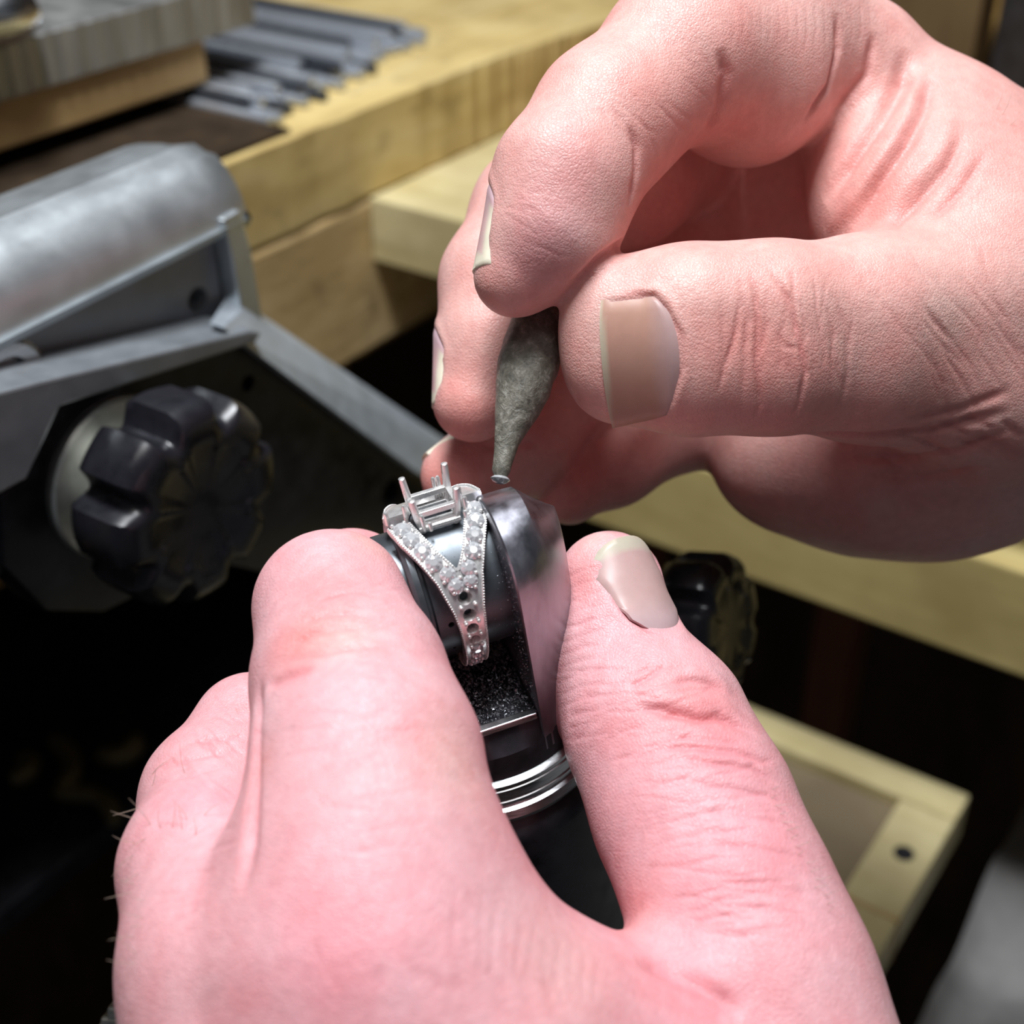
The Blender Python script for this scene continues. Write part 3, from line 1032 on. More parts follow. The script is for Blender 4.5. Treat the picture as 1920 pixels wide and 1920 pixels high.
def surface_nets(D, lo, h):
    ins = D < 0
    n = np.array(D.shape)
    c = np.zeros(tuple(n - 1), np.int8)
    for i in (0, 1):
        for j in (0, 1):
            for k in (0, 1):
                c += ins[i:n[0] - 1 + i, j:n[1] - 1 + j, k:n[2] - 1 + k]
    act = (c > 0) & (c < 8)
    idx = np.full(act.shape, -1, np.int64)
    I = np.argwhere(act)
    idx[act] = np.arange(len(I))
    acc = np.zeros((len(I), 3)); cnt = np.zeros(len(I))
    cs = [(i, j, k) for i in (0, 1) for j in (0, 1) for k in (0, 1)]
    for a in cs:
        for b in cs:
            if sum(abs(a[q] - b[q]) for q in range(3)) == 1 and a < b:
                da = D[I[:, 0] + a[0], I[:, 1] + a[1], I[:, 2] + a[2]]; db = D[I[:, 0] + b[0], I[:, 1] + b[1], I[:, 2] + b[2]]
                s = (da < 0) != (db < 0)
                t = np.where(s, da / np.where(s, da - db, 1), 0)
                p = np.array(a)[None] + t[:, None] * (np.array(b) - np.array(a))[None]
                acc[s] += p[s]; cnt[s] += 1
    V = lo + (I + acc / cnt[:, None]) * h
    faces = []
    for axn in range(3):
        o1, o2 = [q for q in range(3) if q != axn]
        sl0 = [slice(None)] * 3; sl1 = [slice(None)] * 3
        sl0[axn] = slice(0, -1); sl1[axn] = slice(1, None)
        ch = ins[tuple(sl0)] != ins[tuple(sl1)]
        E_ = np.argwhere(ch)
        E_ = E_[(E_[:, o1] > 0) & (E_[:, o2] > 0) & (E_[:, o1] < n[o1] - 1) & (E_[:, o2] < n[o2] - 1)]
        def cell(d1, d2):
            q = E_.copy(); q[:, o1] += d1; q[:, o2] += d2
            return idx[q[:, 0], q[:, 1], q[:, 2]]
        quad = np.stack([cell(-1, -1), cell(0, -1), cell(0, 0), cell(-1, 0)], 1)
        flip = ins[E_[:, 0], E_[:, 1], E_[:, 2]]
        if axn == 1: flip = ~flip
        quad[~flip] = quad[~flip][:, ::-1]
        faces.append(quad)
    Q = np.concatenate(faces)
    Q = Q[(Q >= 0).all(1)]
    return V, Q


def relax(V, Q, it):
    e = np.concatenate([Q[:, [0, 1]], Q[:, [1, 2]], Q[:, [2, 3]], Q[:, [3, 0]]])
    e = np.concatenate([e, e[:, ::-1]])
    cnt = np.bincount(e[:, 0], minlength=len(V)).astype(float)
    for q in range(it):
        s = np.stack([np.bincount(e[:, 0], weights=V[e[:, 1], c], minlength=len(V)) for c in range(3)], 1) / np.maximum(cnt, 1)[:, None]
        V = V + 0.5 * (s - V)
    return V


def chain(pts):
    q = [(cam_mm(*p[:3]), p[3]) for p in pts]
    return [(q[i][0], q[i][1], q[i + 1][0], q[i + 1][1]) for i in range(len(q) - 1)]


def quad_mesh(name, V, Q):
    me = bpy.data.meshes.new(name)
    me.vertices.add(len(V)); me.vertices.foreach_set('co', np.ascontiguousarray(V, np.float32).ravel())
    me.loops.add(4 * len(Q)); me.loops.foreach_set('vertex_index', Q.ravel().astype(np.int32))
    me.polygons.add(len(Q)); me.polygons.foreach_set('loop_start', np.arange(0, 4 * len(Q), 4, dtype=np.int32))
    me.polygons.foreach_set('loop_total', np.full(len(Q), 4, np.int32))
    me.update(calc_edges=True)
    me.validate()
    return me


BASIS = np.stack([RT, -UPV, FW])            # camera mm -> world


def build_hand(label, groups, combine, bounds, h, creases, blots, base_col, loc):
    D, lo, n = sdf_hand(groups, combine, h, bounds)
    V, Q = surface_nets(D, lo, h)
    V = relax(V, Q, 3)
    W = V @ BASIS + CAM
    # one round of quad subdivision, smoothed
    ed = np.concatenate([Q[:, [0, 1]], Q[:, [1, 2]], Q[:, [2, 3]], Q[:, [3, 0]]])
    ue, inv = np.unique(np.sort(ed, 1), axis=0, return_inverse=True)
    inv = inv.reshape(4, len(Q)).T
    n0, n1 = len(W), len(ue)
    V2 = np.concatenate([W, (W[ue[:, 0]] + W[ue[:, 1]]) / 2, W[Q].mean(1)])
    e_, f_ = inv + n0, (np.arange(len(Q)) + n0 + n1)
    Q2 = np.concatenate([np.stack([Q[:, k], e_[:, k], f_, e_[:, (k + 3) % 4]], 1) for k in range(4)])
    V2 = relax(V2, Q2, 3)
    m2 = quad_mesh('hand', (V2 - loc) * MM, Q2)
    bm = bmesh.new(); bm.from_mesh(m2); bmesh.ops.recalc_face_normals(bm, faces=bm.faces[:]); bm.to_mesh(m2); bm.free()
    o = bpy.data.objects.new('hand', m2)
    COL.objects.link(o); o.location = v3(loc) * MM
    nv = len(m2.vertices)
    co = np.empty(nv * 3, np.float32); m2.vertices.foreach_get('co', co); co = co.reshape(-1, 3).astype(float) / MM + loc
    no = np.empty(nv * 3, np.float32); m2.vertices.foreach_get('normal', no); no = no.reshape(-1, 3).astype(float)
    bvh = BVHTree.FromPolygons((W).tolist(), Q.tolist())

    def hit(x, y):
        q = bvh.ray_cast(v3(CAM), v3(unit(ray(x, y))))
        return None if q[0] is None else np.array(q[0])
    col = np.tile(np.array(base_col, float), (nv, 1))
    order = np.argsort(co[:, 0]); xsorted = co[order, 0]

    def in_box(l, u):
        a, b = np.searchsorted(xsorted, l[0]), np.searchsorted(xsorted, u[0])
        idx_ = order[a:b]
        c_ = co[idx_]
        return idx_[((c_ > l) & (c_ < u)).all(1)]
    for (x, y, r_, c, s) in blots:
        p = hit(x, y)
        if p is None: continue
        mk = in_box(p - 2.6 * r_, p + 2.6 * r_)
        d2 = ((co[mk] - p) ** 2).sum(1)
        wgt = s * np.exp(-d2 / (r_ * r_))
        col[mk] += (np.array(c) - col[mk]) * wgt[:, None]
    disp = np.zeros(nv)
    for (pl_, dep, sig) in creases:
        pts_ = []
        for i in range(len(pl_) - 1):
            a, b = np.array(pl_[i], float), np.array(pl_[i + 1], float)
            ns = max(2, int(np.linalg.norm(b - a) / 14))
            for s in np.linspace(0, 1, ns, endpoint=(i == len(pl_) - 2)):
                q = hit(*(a + (b - a) * s))
                if q is not None: pts_.append(q)
        if len(pts_) < 2: continue
        pts_ = np.array(pts_)
        seg = np.linalg.norm(np.diff(pts_, axis=0), axis=1)
        keep = seg < 4
        cum = np.concatenate([[0], np.cumsum(seg)]); tot = cum[-1]
        l, u = pts_.min(0) - 4 * sig, pts_.max(0) + 4 * sig
        mk = in_box(l, u)
        cm = co[mk]
        if len(mk) == 0: continue
        best = np.full(len(mk), 1e9); bt = np.zeros(len(mk))
        for i in range(len(pts_) - 1):
            if not keep[i]: continue
            a, ab = pts_[i], pts_[i + 1] - pts_[i]
            t_ = np.clip(((cm - a) @ ab) / (ab @ ab + 1e-9), 0, 1)
            d2 = ((cm - a - t_[:, None] * ab) ** 2).sum(1)
            s = d2 < best
            best[s] = d2[s]; bt[s] = (cum[i] + t_ * seg[i])[s]
        tt = bt / max(tot, 1e-6)
        taper = np.clip(np.minimum(tt, 1 - tt) * 5, 0, 1)
        g = np.exp(-best / (sig * sig)) * taper
        disp[mk] -= dep * g
        if dep > 0:
            c2 = np.exp(-best / (2.2 * sig * sig)) * taper * min(0.38, dep * 1.2)
            col[mk] *= (1 - c2[:, None] * np.array([0.14, 0.42, 0.40]))
    co2 = co + no * disp[:, None]
    m2.vertices.foreach_set('co', ((co2 - loc) * MM).astype(np.float32).ravel())
    at = m2.color_attributes.new('skin_col', 'FLOAT_COLOR', 'POINT')
    at.data.foreach_set('color', np.concatenate([np.clip(col, 0, 1), np.ones((nv, 1))], 1).astype(np.float32).ravel())
    m2.shade_smooth(); m2.update()
    m2.materials.clear(); m2.materials.append(M['skin'])
    tag(o, label, 'hand')
    return o, bvh, hit


def nail(hand, bvh, center, tdir, nrm, width, length, cols, side_edge=False, flat=0.35, lift=0.12, thick=0.45, free=0.8, round_tip=0.35, fold=0.55):
    """conforms to the finger: rays along -nrm; v=0 root .. 1 free edge"""
    tdir = unit(tdir); nrm = unit(nrm - tdir * np.dot(nrm, tdir)); sd = np.cross(nrm, tdir)
    nu, nv_ = 17, 19
    top = np.zeros((nv_, nu, 3)); uvc = []
    pts_, ok = np.zeros((nv_, nu, 3)), np.zeros((nv_, nu), bool)
    for j in range(nv_):
        v = j / (nv_ - 1)
        for i in range(nu):
            u = -1 + 2 * i / (nu - 1)
            root = 1 - 0.36 * abs(u) ** 2.4            # rounded root
            vv = v
            y = -length / 2 + length * vv
            if v < 0.4: y += (1 - root) * length * 0.55 * (1 - v / 0.4)
            if v > 0.6: y -= round_tip * (abs(u) ** 2.5) * length * 0.5 * (v - 0.6) / 0.4
            wx = width / 2 * u * (0.93 + 0.07 * v)
            p = center + tdir * y + sd * wx
            q = bvh.ray_cast(v3(p + nrm * 9), v3(-nrm))
            if q[0] is not None and abs(np.dot(np.array(q[0]) - p, nrm)) < 6:
                pts_[j, i] = np.array(q[0]); ok[j, i] = True
            else:
                pts_[j, i] = p
    hts = np.full((nv_, nu), np.nan)
    for j in range(nv_):
        for i in range(nu):
            if ok[j, i]: hts[j, i] = np.dot(pts_[j, i] - center, nrm)
    A_, B_ = [], []
    for j in range(nv_):
        for i in range(nu):
            if not np.isnan(hts[j, i]):
                u = -1 + 2 * i / (nu - 1); v = j / (nv_ - 1)
                A_.append((1, u, v, u * u, u * v, v * v)); B_.append(hts[j, i])
    cf = np.linalg.lstsq(np.array(A_), np.array(B_), rcond=None)[0]
    cf[3] = min(max(cf[3], -0.26 * width), -0.12 * width)
    V = []
    for j in range(nv_):
        v = j / (nv_ - 1)
        for i in range(nu):
            u = -1 + 2 * i / (nu - 1)
            hh = cf @ np.array((1, u, v, u * u, u * v, v * v))
            lf = lift - fold * 0.5 * max(abs(u) - 0.86, 0) / 0.14 * (1 if v < 0.85 else 0.3) - fold * 0.6 * max(0.10 - v, 0) / 0.10
            p = pts_[j, i]
            p = p + nrm * (hh - np.dot(p - center, nrm) + lf)
            V.append(p)
    # press the skin in under the plate and raise a soft fold around it
    me_ = hand.data
    nvh = len(me_.vertices)
    hc = np.empty(nvh * 3, np.float32); me_.vertices.foreach_get('co', hc)
    org_ = np.array(hand.location) / MM
    hc = hc.reshape(-1, 3).astype(float) / MM + org_
    rel = hc - center
    yy, xx, zz_ = rel @ tdir, rel @ sd, rel @ nrm
    uu = xx / (width / 2); vv = (yy + length / 2) / length
    quad = cf[0] + cf[1] * uu + cf[2] * vv + cf[3] * uu ** 2 + cf[4] * uu * vv + cf[5] * vv ** 2
    near = (np.abs(uu) < 1.5) & (vv > -0.4) & (vv < 1.25) & (np.abs(zz_ - quad) < 3.5)
    def sst(x_, a, b):
        q_ = np.clip((x_ - a) / (b - a), 0, 1)
        return q_ * q_ * (3 - 2 * q_)
    root_ = 0.20 * np.minimum(np.abs(uu), 1.2) ** 2.4
    wi = (1 - sst(np.abs(uu), 0.90, 1.04)) * sst(vv - root_, 0.0, 0.09) * (1 - sst(vv, 0.98, 1.06))
    dz = np.where(near, wi * (np.minimum(zz_, quad - 0.12) - zz_), 0)
    dout = np.sqrt((np.maximum(np.abs(uu) - 1.0, 0) * width / 2) ** 2 + (np.maximum(root_ - vv, 0) * length) ** 2)
    wf_ = (1 - wi) * np.exp(-((dout - 0.35) / 0.8) ** 2) * (1 - sst(vv, 0.55, 0.9)) * (1 - sst(np.abs(uu), 1.25, 1.5))
    dz = dz + np.where(near, 0.22 * wf_, 0)
    hc = hc + nrm * dz[:, None]
    me_.vertices.foreach_set('co', ((hc - org_) * MM).astype(np.float32).ravel()); me_.update()
    V = np.array(V)
    Vb = V - nrm * thick
    N = nu * nv_
    Fc = []
    for j in range(nv_ - 1):
        for i in range(nu - 1):
            a = j * nu + i
            Fc.append((a, a + 1, a + nu + 1, a + nu)); Fc.append((N + a, N + a + nu, N + a + nu + 1, N + a + 1))
    rim = [i for i in range(nu)] + [j * nu + nu - 1 for j in range(1, nv_)] + [(nv_ - 1) * nu + i for i in range(nu - 2, -1, -1)] + [j * nu for j in range(nv_ - 2, 0, -1)]
    for a, b in zip(rim, rim[1:] + rim[:1]):
        Fc.append((a, b, N + b, N + a))
    o = mesh_obj('fingernail', np.concatenate([V, Vb]), Fc, M['nail'], hand, smooth=60)
    at = o.data.color_attributes.new('nail_col', 'FLOAT_COLOR', 'POINT')
    lun, bed, edge_c = [np.array(c) for c in cols]
    C_ = []
    for q in range(2 * N):
        j = (q % N) // nu; i = (q % N) % nu; v = j / (nv_ - 1); u = -1 + 2 * i / (nu - 1)
        a = np.clip((v - 0.12 + 0.12 * u * u) / 0.30, 0, 1); c = lun * (1 - a) + bed * a
        b = np.clip((v - (free + 0.07 * u * u)) / 0.05, 0, 1)
        if side_edge: b = max(b, np.clip((abs(u) - 0.72) / 0.1, 0, 1) * np.clip((v - 0.2) / 0.1, 0, 1))
        c = c * (1 - b) + edge_c * b
        C_ += [*c, 1.0]
    at.data.foreach_set('color', np.array(C_, np.float32))
    return o


def cdir(dx, dy, dz):
    """direction given in camera axes (right, down, away) -> world"""
    return RT * dx - UPV * dy + FW * dz


def wrinkles(path, half, n, dep, sig, tilt=0.0, jit=8, curve=0.0):
    """short fine skin lines across a finger: path of axis points in the picture, half width in px"""
    out = []
    path = np.array(path, float)
    sl = np.linalg.norm(np.diff(path, axis=0), axis=1); cu = np.concatenate([[0], np.cumsum(sl)])
    for k in range(n):
        t_ = random.uniform(0, cu[-1])
        c = np.array([np.interp(t_, cu, path[:, 0]), np.interp(t_, cu, path[:, 1])])
        i = min(np.searchsorted(cu, t_, side='right'), len(path) - 1)
        d = unit(path[i] - path[i - 1]); s_ = np.array([-d[1], d[0]])
        s_ = unit(s_ + d * (tilt + random.uniform(-.28, .28)))
        c = c + s_ * random.uniform(-.55, .55) * half
        L_ = random.uniform(.2, .55) * half
        pts_ = [c + s_ * L_ * q + d * (random.uniform(-jit, jit) * .35 + curve * L_ * q * q) for q in (-1, -.5, 0, .5, 1)]
        out.append(([tuple(q) for q in pts_], dep * random.uniform(.4, 1.0), sig))
    return out


RED = (0.74, 0.22, 0.19); PALE = (0.80, 0.50, 0.44); PURP_SHADE = (0.55, 0.27, 0.29); PINK = (0.80, 0.31, 0.36)  # the purple puts shade on the index fingertip into the skin colour
# ---- upper hand (pinching the wax stick)
G = {}
G['thumb'] = (4.5, chain([(1162, 590, 171, 7.2), (1300, 590, 170, 7.7), (1450, 588, 171, 8.0), (1620, 596, 176, 9.5), (1850, 560, 186, 14)])
              + chain([(1166, 688, 172, 7.1), (1300, 694, 171, 7.1), (1450, 690, 172, 7.3), (1620, 690, 178, 8.6), (1850, 720, 187, 12)]))
G['index'] = (3.0, chain([(966, 517, 170, 5.1), (1033, 440, 170, 7.7), (1062, 335, 171, 8.5), (1140, 225, 175, 8.9), (1285, 105, 181, 9.8)])
              + chain([(1285, 105, 181, 9.8), (1400, 140, 189, 12.2)]) + chain([(1285, 105, 181, 9.8), (1450, 60, 192, 11), (1590, 140, 197, 10.6)]))
G['middle'] = (3.0, chain([(888, 752, 186, 5.5), (925, 640, 188, 7.2), (945, 530, 191, 8.3), (1010, 400, 198, 9.0), (1175, 335, 206, 9.6), (1390, 200, 226, 10)]))
G['ring'] = (3.0, chain([(862, 892, 196, 5.5), (975, 835, 201, 7.2), (1090, 700, 208, 8.5), (1260, 450, 224, 9.5), (1440, 330, 229, 11)]))
G['little'] = (3.0, chain([(1068, 925, 203, 4.6), (1150, 865, 207, 6.2), (1290, 780, 213, 7.5), (1400, 600, 220, 9.5), (1520, 450, 222, 11)]))
G['palm'] = (9.0, chain([(1590, 150, 199, 10.3), (1760, 330, 199, 13), (1950, 480, 204, 17.5), (2080, 560, 208, 19)])
             + chain([(1690, 390, 191, 12), (1800, 470, 190, 13), (1950, 600, 195, 17)])
             + chain([(1560, 300, 221, 12), (1650, 480, 220, 14), (1760, 640, 213, 15)])
             + chain([(1470, 845, 207, 10.8), (1600, 845, 207, 13), (1760, 835, 207, 14.6), (2000, 790, 210, 15.8)])
             + chain([(1850, 700, 197, 15), (2080, 680, 206, 20)])
             + chain([(1420, 560, 226, 10), (1500, 760, 218, 12)])
             + chain([(1370, 420, 224, 9), (1480, 330, 221, 11), (1560, 300, 218, 12)]) + chain([(1420, 560, 226, 10), (1480, 330, 228, 10)]))
def comb(g):
    fingers = smin(smin(smin(g['index'], g['middle'], 0.8), g['ring'], 0.8), g['little'], 0.8)
    return smin(smin(fingers, g['palm'], 3.0), smin(g['thumb'], g['palm'], 4.5), 0.7)
cr = [
    # thumb joint creases
    ([(1405, 505), (1422, 580), (1418, 680), (1425, 760), (1412, 790)], 0.32, 0.32),
    ([(1440, 500), (1478, 560), (1500, 640), (1510, 700), (1498, 760), (1480, 785)], 0.34, 0.32),
    ([(1385, 520), (1400, 600), (1395, 700), (1388, 770)], 0.14, 0.35),
    ([(1560, 540), (1588, 620), (1590, 700), (1575, 770)], 0.16, 0.4),
    ([(1352, 560), (1358, 650), (1350, 740)], 0.12, 0.35),
    ([(1455, 620), (1470, 650), (1500, 655)], 0.12, 0.3),
    # around the thumb nail
    ([(1150, 548), (1200, 552), (1245, 580), (1275, 630), (1278, 690), (1255, 750), (1225, 775), (1150, 795)], 0.35, 0.5),
    ([(1050, 572), (1085, 525), (1120, 490), (1165, 458), (1185, 440)], 0.9, 0.7),
    # index joint creases
    ([(1180, 235), (1194, 275), (1194, 320), (1180, 390)], 0.45, 0.6),
    ([(1350, 90), (1362, 140), (1352, 200), (1325, 255)], 0.7, 0.8),
    ([(1570, 20), (1572, 90), (1555, 160), (1500, 240)], 0.6, 0.6),
    ([(1640, 60), (1625, 140), (1590, 180), (1560, 220)], 0.5, 0.7),
    ([(1700, 90), (1695, 150), (1650, 220), (1600, 290), (1545, 380)], 1.5, 1.3),
    ([(1722, 130), (1700, 220), (1650, 300), (1590, 390), (1550, 430)], -0.6, 1.3),
    ([(1745, 140), (1735, 200), (1700, 270), (1650, 340), (1600, 430)], 0.9, 1.0),
    ([(1790, 200), (1765, 280), (1700, 350), (1640, 430)], -0.4, 1.2),
    ([(1810, 240), (1780, 310), (1720, 380), (1660, 440)], 0.5, 0.8),
    ([(1850, 280), (1810, 350), (1740, 420)], 0.3, 0.7),
    # heel folds
    ([(1500, 812), (1620, 818), (1760, 806), (1900, 770)], 0.6, 0.8),
    ([(1560, 850), (1680, 862), (1800, 845), (1910, 800)], 0.5, 0.8),
    ([(1620, 890), (1740, 895), (1860, 870)], 0.4, 0.8),
    ([(1700, 790), (1800, 770), (1900, 730)], 0.35, 0.7),
    ([(905, 840), (960, 835), (1010, 830)], 0.3, 0.5),
]
for k in range(16):      # fine lines across the base of the index finger
    x = 1375 + k * 17
    cr.append(([(x, 2), (x + 3, 55), (x - 2 + random.uniform(-6, 6), 95 + random.uniform(-15, 25))], random.uniform(0.02, 0.06), 0.22))
cr += wrinkles([(1370, 640), (1600, 650)], 150, 30, 0.13, 0.22) + wrinkles([(1150, 240), (1330, 110)], 110, 20, 0.07, 0.22) + wrinkles([(1700, 640), (1900, 600)], 200, 30, 0.10, 0.3, 0.3) \
    + wrinkles([(1040, 330), (985, 500)], 100, 14, 0.05, 0.2) + wrinkles([(1600, 860), (1900, 800)], 110, 14, 0.25, 0.5, 1.2)
bl = [(1100, 640, 5, PALE, .5), (1440, 640, 6, RED, .45), (1300, 600, 6, PALE, .3), (1060, 300, 7, PURP_SHADE, .25), (960, 545, 5, RED, .25), (1250, 250, 7, RED, .35),
      (1350, 240, 9, RED, .45), (1500, 210, 7, PALE, .2), (1690, 380, 9, RED, .35), (1250, 420, 9, RED, .5), (880, 780, 5, RED, .4), (860, 920, 6, RED, .55), (1120, 900, 8, RED, .5),
      (1040, 430, 6, PURP_SHADE, .5), (1000, 480, 4, PURP_SHADE, .4), (1500, 550, 7, PALE, .3), (1800, 560, 14, PALE, .35), (1600, 930, 12, PALE, .2), (930, 650, 3.5, PALE, .5)]
HL = P(1650, 1000, 205)
handA, bvhA, hitA = build_hand('pale hand with thumb and index finger pinching the grey wax stick', G, comb, ((-32, -80, 158), (74, 14, 240)), 0.52, cr, bl, (0.78, 0.43, 0.385), HL)
NC = ((0.48, 0.32, 0.31), (0.49, 0.28, 0.215), (0.56, 0.51, 0.38))
p = hitA(1200, 670)
nail(handA, bvhA, p + cdir(0, 0, 0), cdir(-1, 0.10, 0.05), cdir(-0.10, -0.05, -1), 14.4, 8.9, NC, lift=0.2, free=0.90, round_tip=0.14)
NB = ((0.66, 0.45, 0.50), (0.72, 0.44, 0.44), (0.84, 0.76, 0.60))
for (ax_, r_, t_, n_, w_, l_) in [((1014, 502, 170), 6.6, (-0.58, 0.81, 0.0), (-0.80, -0.57, 0.14), 10.0, 10.5),
                                  ((916, 745, 187), 6.3, (-0.48, 0.87, 0.0), (-0.86, -0.48, 0.10), 9.5, 10.0),
                                  ((880, 880, 197), 5.8, (-0.75, 0.6, 0.0), (-0.60, -0.75, 0.35), 9.5, 9.0)]:
    nn_ = unit(cdir(*n_))
    nail(handA, bvhA, P(*ax_) + nn_ * r_, cdir(*t_), nn_, w_, l_, NB, side_edge=True, lift=0.2, free=0.78, round_tip=0.3)

# ---- lower hand (gripping the holder)
G = {}
G['index'] = (4.0, chain([(622, 1140, 163, 8.2), (656, 1280, 155, 10.1), (688, 1430, 147, 11.4), (690, 1600, 142, 12.6), (700, 1800, 138, 14)])
              + chain([(622, 1140, 163, 8.2), (660, 1110, 180, 7.2), (735, 1190, 194, 6.8)]))
G['middle'] = (4.0, chain([(470, 1372, 172, 6.3), (406, 1495, 164, 8.0), (388, 1630, 152, 8.7), (420, 1800, 144, 9.2), (455, 2000, 140, 10.5)])
               + chain([(470, 1372, 172, 6.3), (545, 1370, 190, 6.5)]))
G['thumb'] = (4.0, chain([(1142, 1094, 175, 6.6), (1152, 1225, 173, 7.8), (1228, 1362, 168, 10.3), (1300, 1520, 162, 11.0), (1372, 1690, 156, 11.0), (1425, 1850, 152, 12), (1480, 2030, 148, 13)]))
G['pad'] = (3.0, chain([(1106, 1190, 176, 5.0), (1118, 1335, 174, 5.3)]) + chain([(1240, 1800, 148, 4.0), (1330, 1870, 146, 6), (1420, 1960, 146, 8)]))
G['palm'] = (9.0, chain([(530, 1810, 141, 11.5), (600, 2000, 139, 15)]) + chain([(740, 1780, 140, 12.5), (860, 2000, 138, 16)])
             + chain([(855, 1815, 142, 9.8), (1005, 2005, 144, 9.8), (1170, 2090, 147, 10.5), (1400, 2100, 150, 12)])
             + chain([(900, 2050, 142, 15), (1250, 2080, 147, 15)]) + chain([(490, 1900, 143, 10), (560, 2080, 141, 13)]))
comb = [('index', 1), ('middle', 1.0), ('palm', 7.0), ('thumb', 3.0), ('pad', 2.0)]
cr = [
    # thumb nail folds
    ([(1150, 1010), (1148, 1060), (1158, 1110), (1185, 1160), (1215, 1182), (1250, 1190)], 0.4, 0.45),
    # thumb knuckle folds
    ([(1175, 1290), (1215, 1270), (1250, 1245)], 0.3, 0.4),
    ([(1180, 1320), (1250, 1333), (1310, 1347), (1350, 1345), (1420, 1375)], 0.6, 0.6),
    ([(1220, 1300), (1290, 1312), (1350, 1318), (1390, 1335)], -0.35, 1.2),
    ([(1280, 1250), (1330, 1262), (1375, 1300)], -0.25, 1.2),
    ([(1255, 1285), (1295, 1275), (1330, 1282), (1360, 1300)], 0.3, 0.45),
    ([(1230, 1348), (1275, 1335)], 0.2, 0.4),
    ([(1215, 1405), (1290, 1400), (1380, 1408), (1450, 1435)], 0.32, 0.45),
    ([(1260, 1422), (1330, 1430), (1410, 1440), (1458, 1470)], 0.24, 0.4),
    ([(1250, 1380), (1320, 1385), (1400, 1395)], 0.18, 0.4),
    ([(1290, 1470), (1370, 1478), (1470, 1500)], 0.2, 0.4),
    ([(1300, 1520), (1390, 1530), (1480, 1545)], 0.15, 0.4),
    ([(1320, 1580), (1420, 1590), (1510, 1610)], 0.14, 0.4),
    ([(1340, 1650), (1440, 1660), (1530, 1680)], 0.12, 0.4),
    # thumb pad notch, web crease
    ([(1190, 1800), (1300, 1845), (1400, 1900)], 0.7, 1.1),
    # gap between the fingers
    ([(487, 1270), (478, 1380), (474, 1480), (468, 1580), (455, 1680)], 0.9, 0.9),
    # index finger knuckle
    ([(540, 1215), (580, 1190), (640, 1175), (690, 1178)], 0.3, 0.55),
    ([(530, 1240), (600, 1225), (680, 1210), (740, 1215)], 0.22, 0.5),
    ([(560, 1170), (620, 1150), (690, 1150)], 0.2, 0.5),
    ([(600, 1120), (660, 1108), (710, 1115)], 0.16, 0.5),
    ([(500, 1290), (540, 1268), (590, 1255)], 0.35, 0.7),
    # middle finger knuckle
    ([(330, 1400), (390, 1385), (470, 1380)], 0.22, 0.4),
    ([(300, 1440), (370, 1420), (460, 1405)], 0.22, 0.4),
    ([(290, 1470), (350, 1455), (450, 1430)], 0.18, 0.4),
]
for k in range(14):
    y = 1060 + k * 24
    cr.append(([(1040 + abs(k - 6) * 2, y + 30), (1085, y + 12), (1125 + k * 2, y)], 0.07, 0.25))
for k in range(12):
    x = 860 + k * 24
    cr.append(([(x, 1640 + k * 14), (x - 8, 1720 + k * 12), (x - 12 + random.uniform(-9, 9), 1800 + k * 8)], random.uniform(0.02, 0.06), 0.35))
cr += wrinkles([(1200, 1250), (1290, 1420)], 150, 34, 0.11, 0.2, -0.25, 14) + wrinkles([(1290, 1420), (1400, 1760)], 160, 60, 0.09, 0.22, -0.25, 14)
cr += wrinkles([(640, 1090), (650, 1260)], 120, 26, 0.10, 0.26) + wrinkles([(660, 1300), (690, 1600)], 170, 20, 0.06, 0.3)
cr += wrinkles([(450, 1330), (370, 1480)], 90, 26, 0.14, 0.24, -0.3) + wrinkles([(370, 1500), (350, 1750)], 100, 16, 0.08, 0.3, 0.4)
cr += wrinkles([(1060, 1080), (1100, 1400)], 60, 26, 0.07, 0.22) + wrinkles([(560, 1800), (1100, 1860)], 60, 18, 0.08, 0.35, 0.5)
LP = (0.80, 0.46, 0.50)
bl = [(560, 1200, 4, RED, .55), (640, 1195, 4, PALE, .5), (600, 1100, 5, RED, .25), (490, 1430, 3, RED, .5), (560, 1400, 7, (0.70, 0.42, 0.45), .4), (760, 1650, 9, LP, .5), (640, 1800, 9, PINK, .6), (420, 1500, 4, PINK, .35),
      (340, 1640, 6, LP, .5), (330, 1500, 5, PINK, .4), (1100, 1080, 4, RED, .35), (1300, 1330, 6, RED, .4), (1360, 1400, 6, PINK, .35), (1400, 1600, 8, PINK, .5), (1500, 1700, 6, LP, .4), (1250, 1450, 6, LP, .3),
      (1190, 1730, 4, RED, .4), (900, 1850, 9, LP, .4), (1300, 1880, 9, PINK, .4), (850, 1420, 6, PALE, .5), (700, 1020, 3, PALE, .5), (1110, 1010, 3, PALE, .5), (700, 1330, 6, LP, .4), (1050, 1800, 7, PALE, .3)]
HL = P(900, 2080, 155)
handB, bvhB, hitB = build_hand('pink knuckled hand gripping the round steel ring holder from below', G, comb, ((-56, 0, 122), (52, 60, 202)), 0.52, cr, bl, (0.79, 0.415, 0.44), HL)
p = hitB(1210, 1096)
nail(handB, bvhB, p, cdir(-0.20, -0.97, 0.10), cdir(0.66, -0.05, -0.74), 9.6, 12.6, ((0.52, 0.37, 0.38), (0.53, 0.35, 0.33), (0.55, 0.50, 0.40)), lift=0.32, free=0.84, round_tip=0.55)


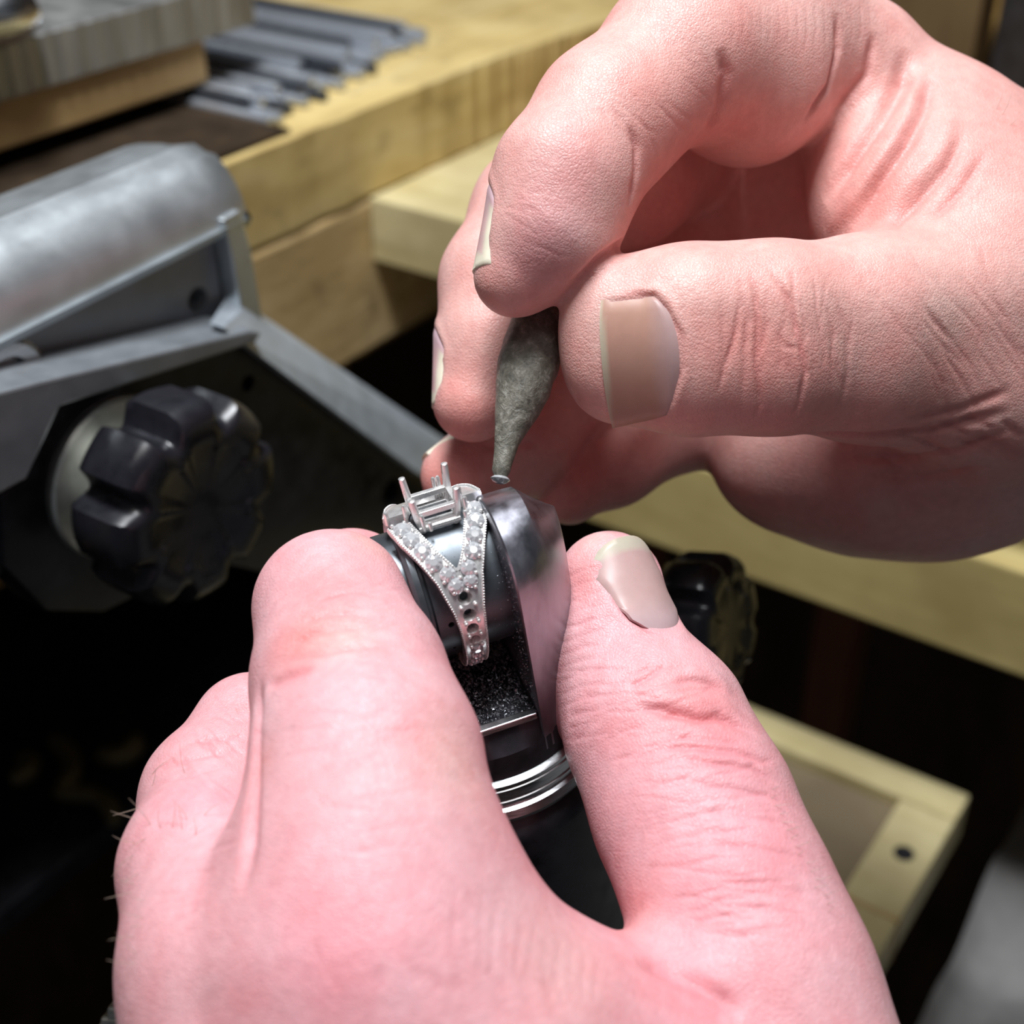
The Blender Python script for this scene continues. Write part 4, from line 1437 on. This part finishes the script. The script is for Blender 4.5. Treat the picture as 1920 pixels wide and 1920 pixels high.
def hairs(hand, hit, specs):
    V, Fc = [], []
    for (x, y, dx, dy, ln, bend) in specs:
        p0 = hit(x, y)
        if p0 is None: continue
        d = unit(cdir(dx, dy, -0.25)); sd = unit(np.cross(d, FW))
        path = [p0 - d * .3 + d * ln * s + sd * bend * s * s for s in np.linspace(0, 1, 6)]
        v, f_ = tube_vf(path, [0.03, 0.03, 0.028, 0.025, 0.02, 0.008], 5)
        k = len(V)
        V += list(v); Fc += [tuple(q + k for q in ff) for ff in f_]
    if V: mesh_obj('hair', V, Fc, M['hair'], hand, kind='stuff')


hs = []
for k in range(14):
    y = 1520 + k * 22 + random.uniform(-8, 8)
    hs.append((248 + random.uniform(0, 25) - (k - 7) * .5, y, -1, random.uniform(-.5, .4), random.uniform(1.5, 3.5), random.uniform(-1.5, 1.5)))
for k in range(10):
    hs.append((300 + random.uniform(-20, 90), 1440 + random.uniform(0, 140), random.uniform(-.6, .6), -1, random.uniform(2, 4), random.uniform(-1.5, 1.5)))
for k in range(16):
    s = k / 15
    hs.append((1452 + 110 * s + random.uniform(-14, 0), 1480 + 230 * s, 1, random.uniform(-.6, -.1), random.uniform(1.0, 2.2), random.uniform(-.4, .4)))
hairs(handB, hitB, hs)
hairs(handA, hitA, [(1880, 215, .6, -1, 3, .5), (1868, 205, .5, -1, 2.5, .3), (1895, 235, .7, -.9, 2.5, -.4)])
#@END
# metal watch strap at the wrist, bottom left corner
wp = P(232, 1900, 150)
wt = thing('watch_strap', P(240, 1990, 152), 'metal watch strap edge showing beside the wrist in the corner', 'watch strap')
for k in range(5):
    c = P(214 + k * 7 + (k * k) * 1.0, 1940 - k * 19, 151)
    V = [c + RT * a * 1.6 + UPV * b * 0.75 + FW * e * 3.2 for a in (-1, 1) for b in (-1, 1) for e in (-1, 1)]
    mesh_obj('link', V, Fb, M['watch'], wt, bevel=0.3)

# dim offcuts on the catch tray in the shade under the bench
tray_z = 800.0
V, Fc = box_vf(-250, 380, 262, 690, tray_z - 8, tray_z)
o = mesh_obj('catch_tray', V, Fc, M['holder_dark'], loc=(175, 440, tray_z - 8), bevel=1)
tag(o, 'dark catch tray in the shade under the bench', 'tray')
specs = [(135, 1430, 'short pale offcut on the dark tray beside the hand', 26, 20, 3.2), (235, 1415, 'small rounded offcut nearest the hand on the dark tray', 12, -50, 3.6),
         (185, 1495, 'bent brown offcut at the lower part of the dark tray', 22, 60, 2.8), (60, 1440, 'stubby pale offcut at the outer end of the dark tray', 10, 0, 3.2)]
for (x, y, lab, ln, ang, rr) in specs:
    c = on(x, y, 2, tray_z + rr)
    a = math.radians(ang) + YAW
    d = np.array([math.cos(a), math.sin(a), 0])
    sd = np.array([-d[1], d[0], 0])
    path = [c + d * ln * s + sd * 5 * (s * s * 4) for s in np.linspace(-.5, .5, 8)]
    V, Fc = tube_vf(path, [rr * .7, rr, rr, rr * .92, rr * .92, rr, rr, rr * .6], 12)
    o = mesh_obj('offcut', V, Fc, M['brass'], loc=c - np.array([0, 0, rr]), smooth=50)
    tag(o, lab, 'offcut', 'offcuts on the catch tray')
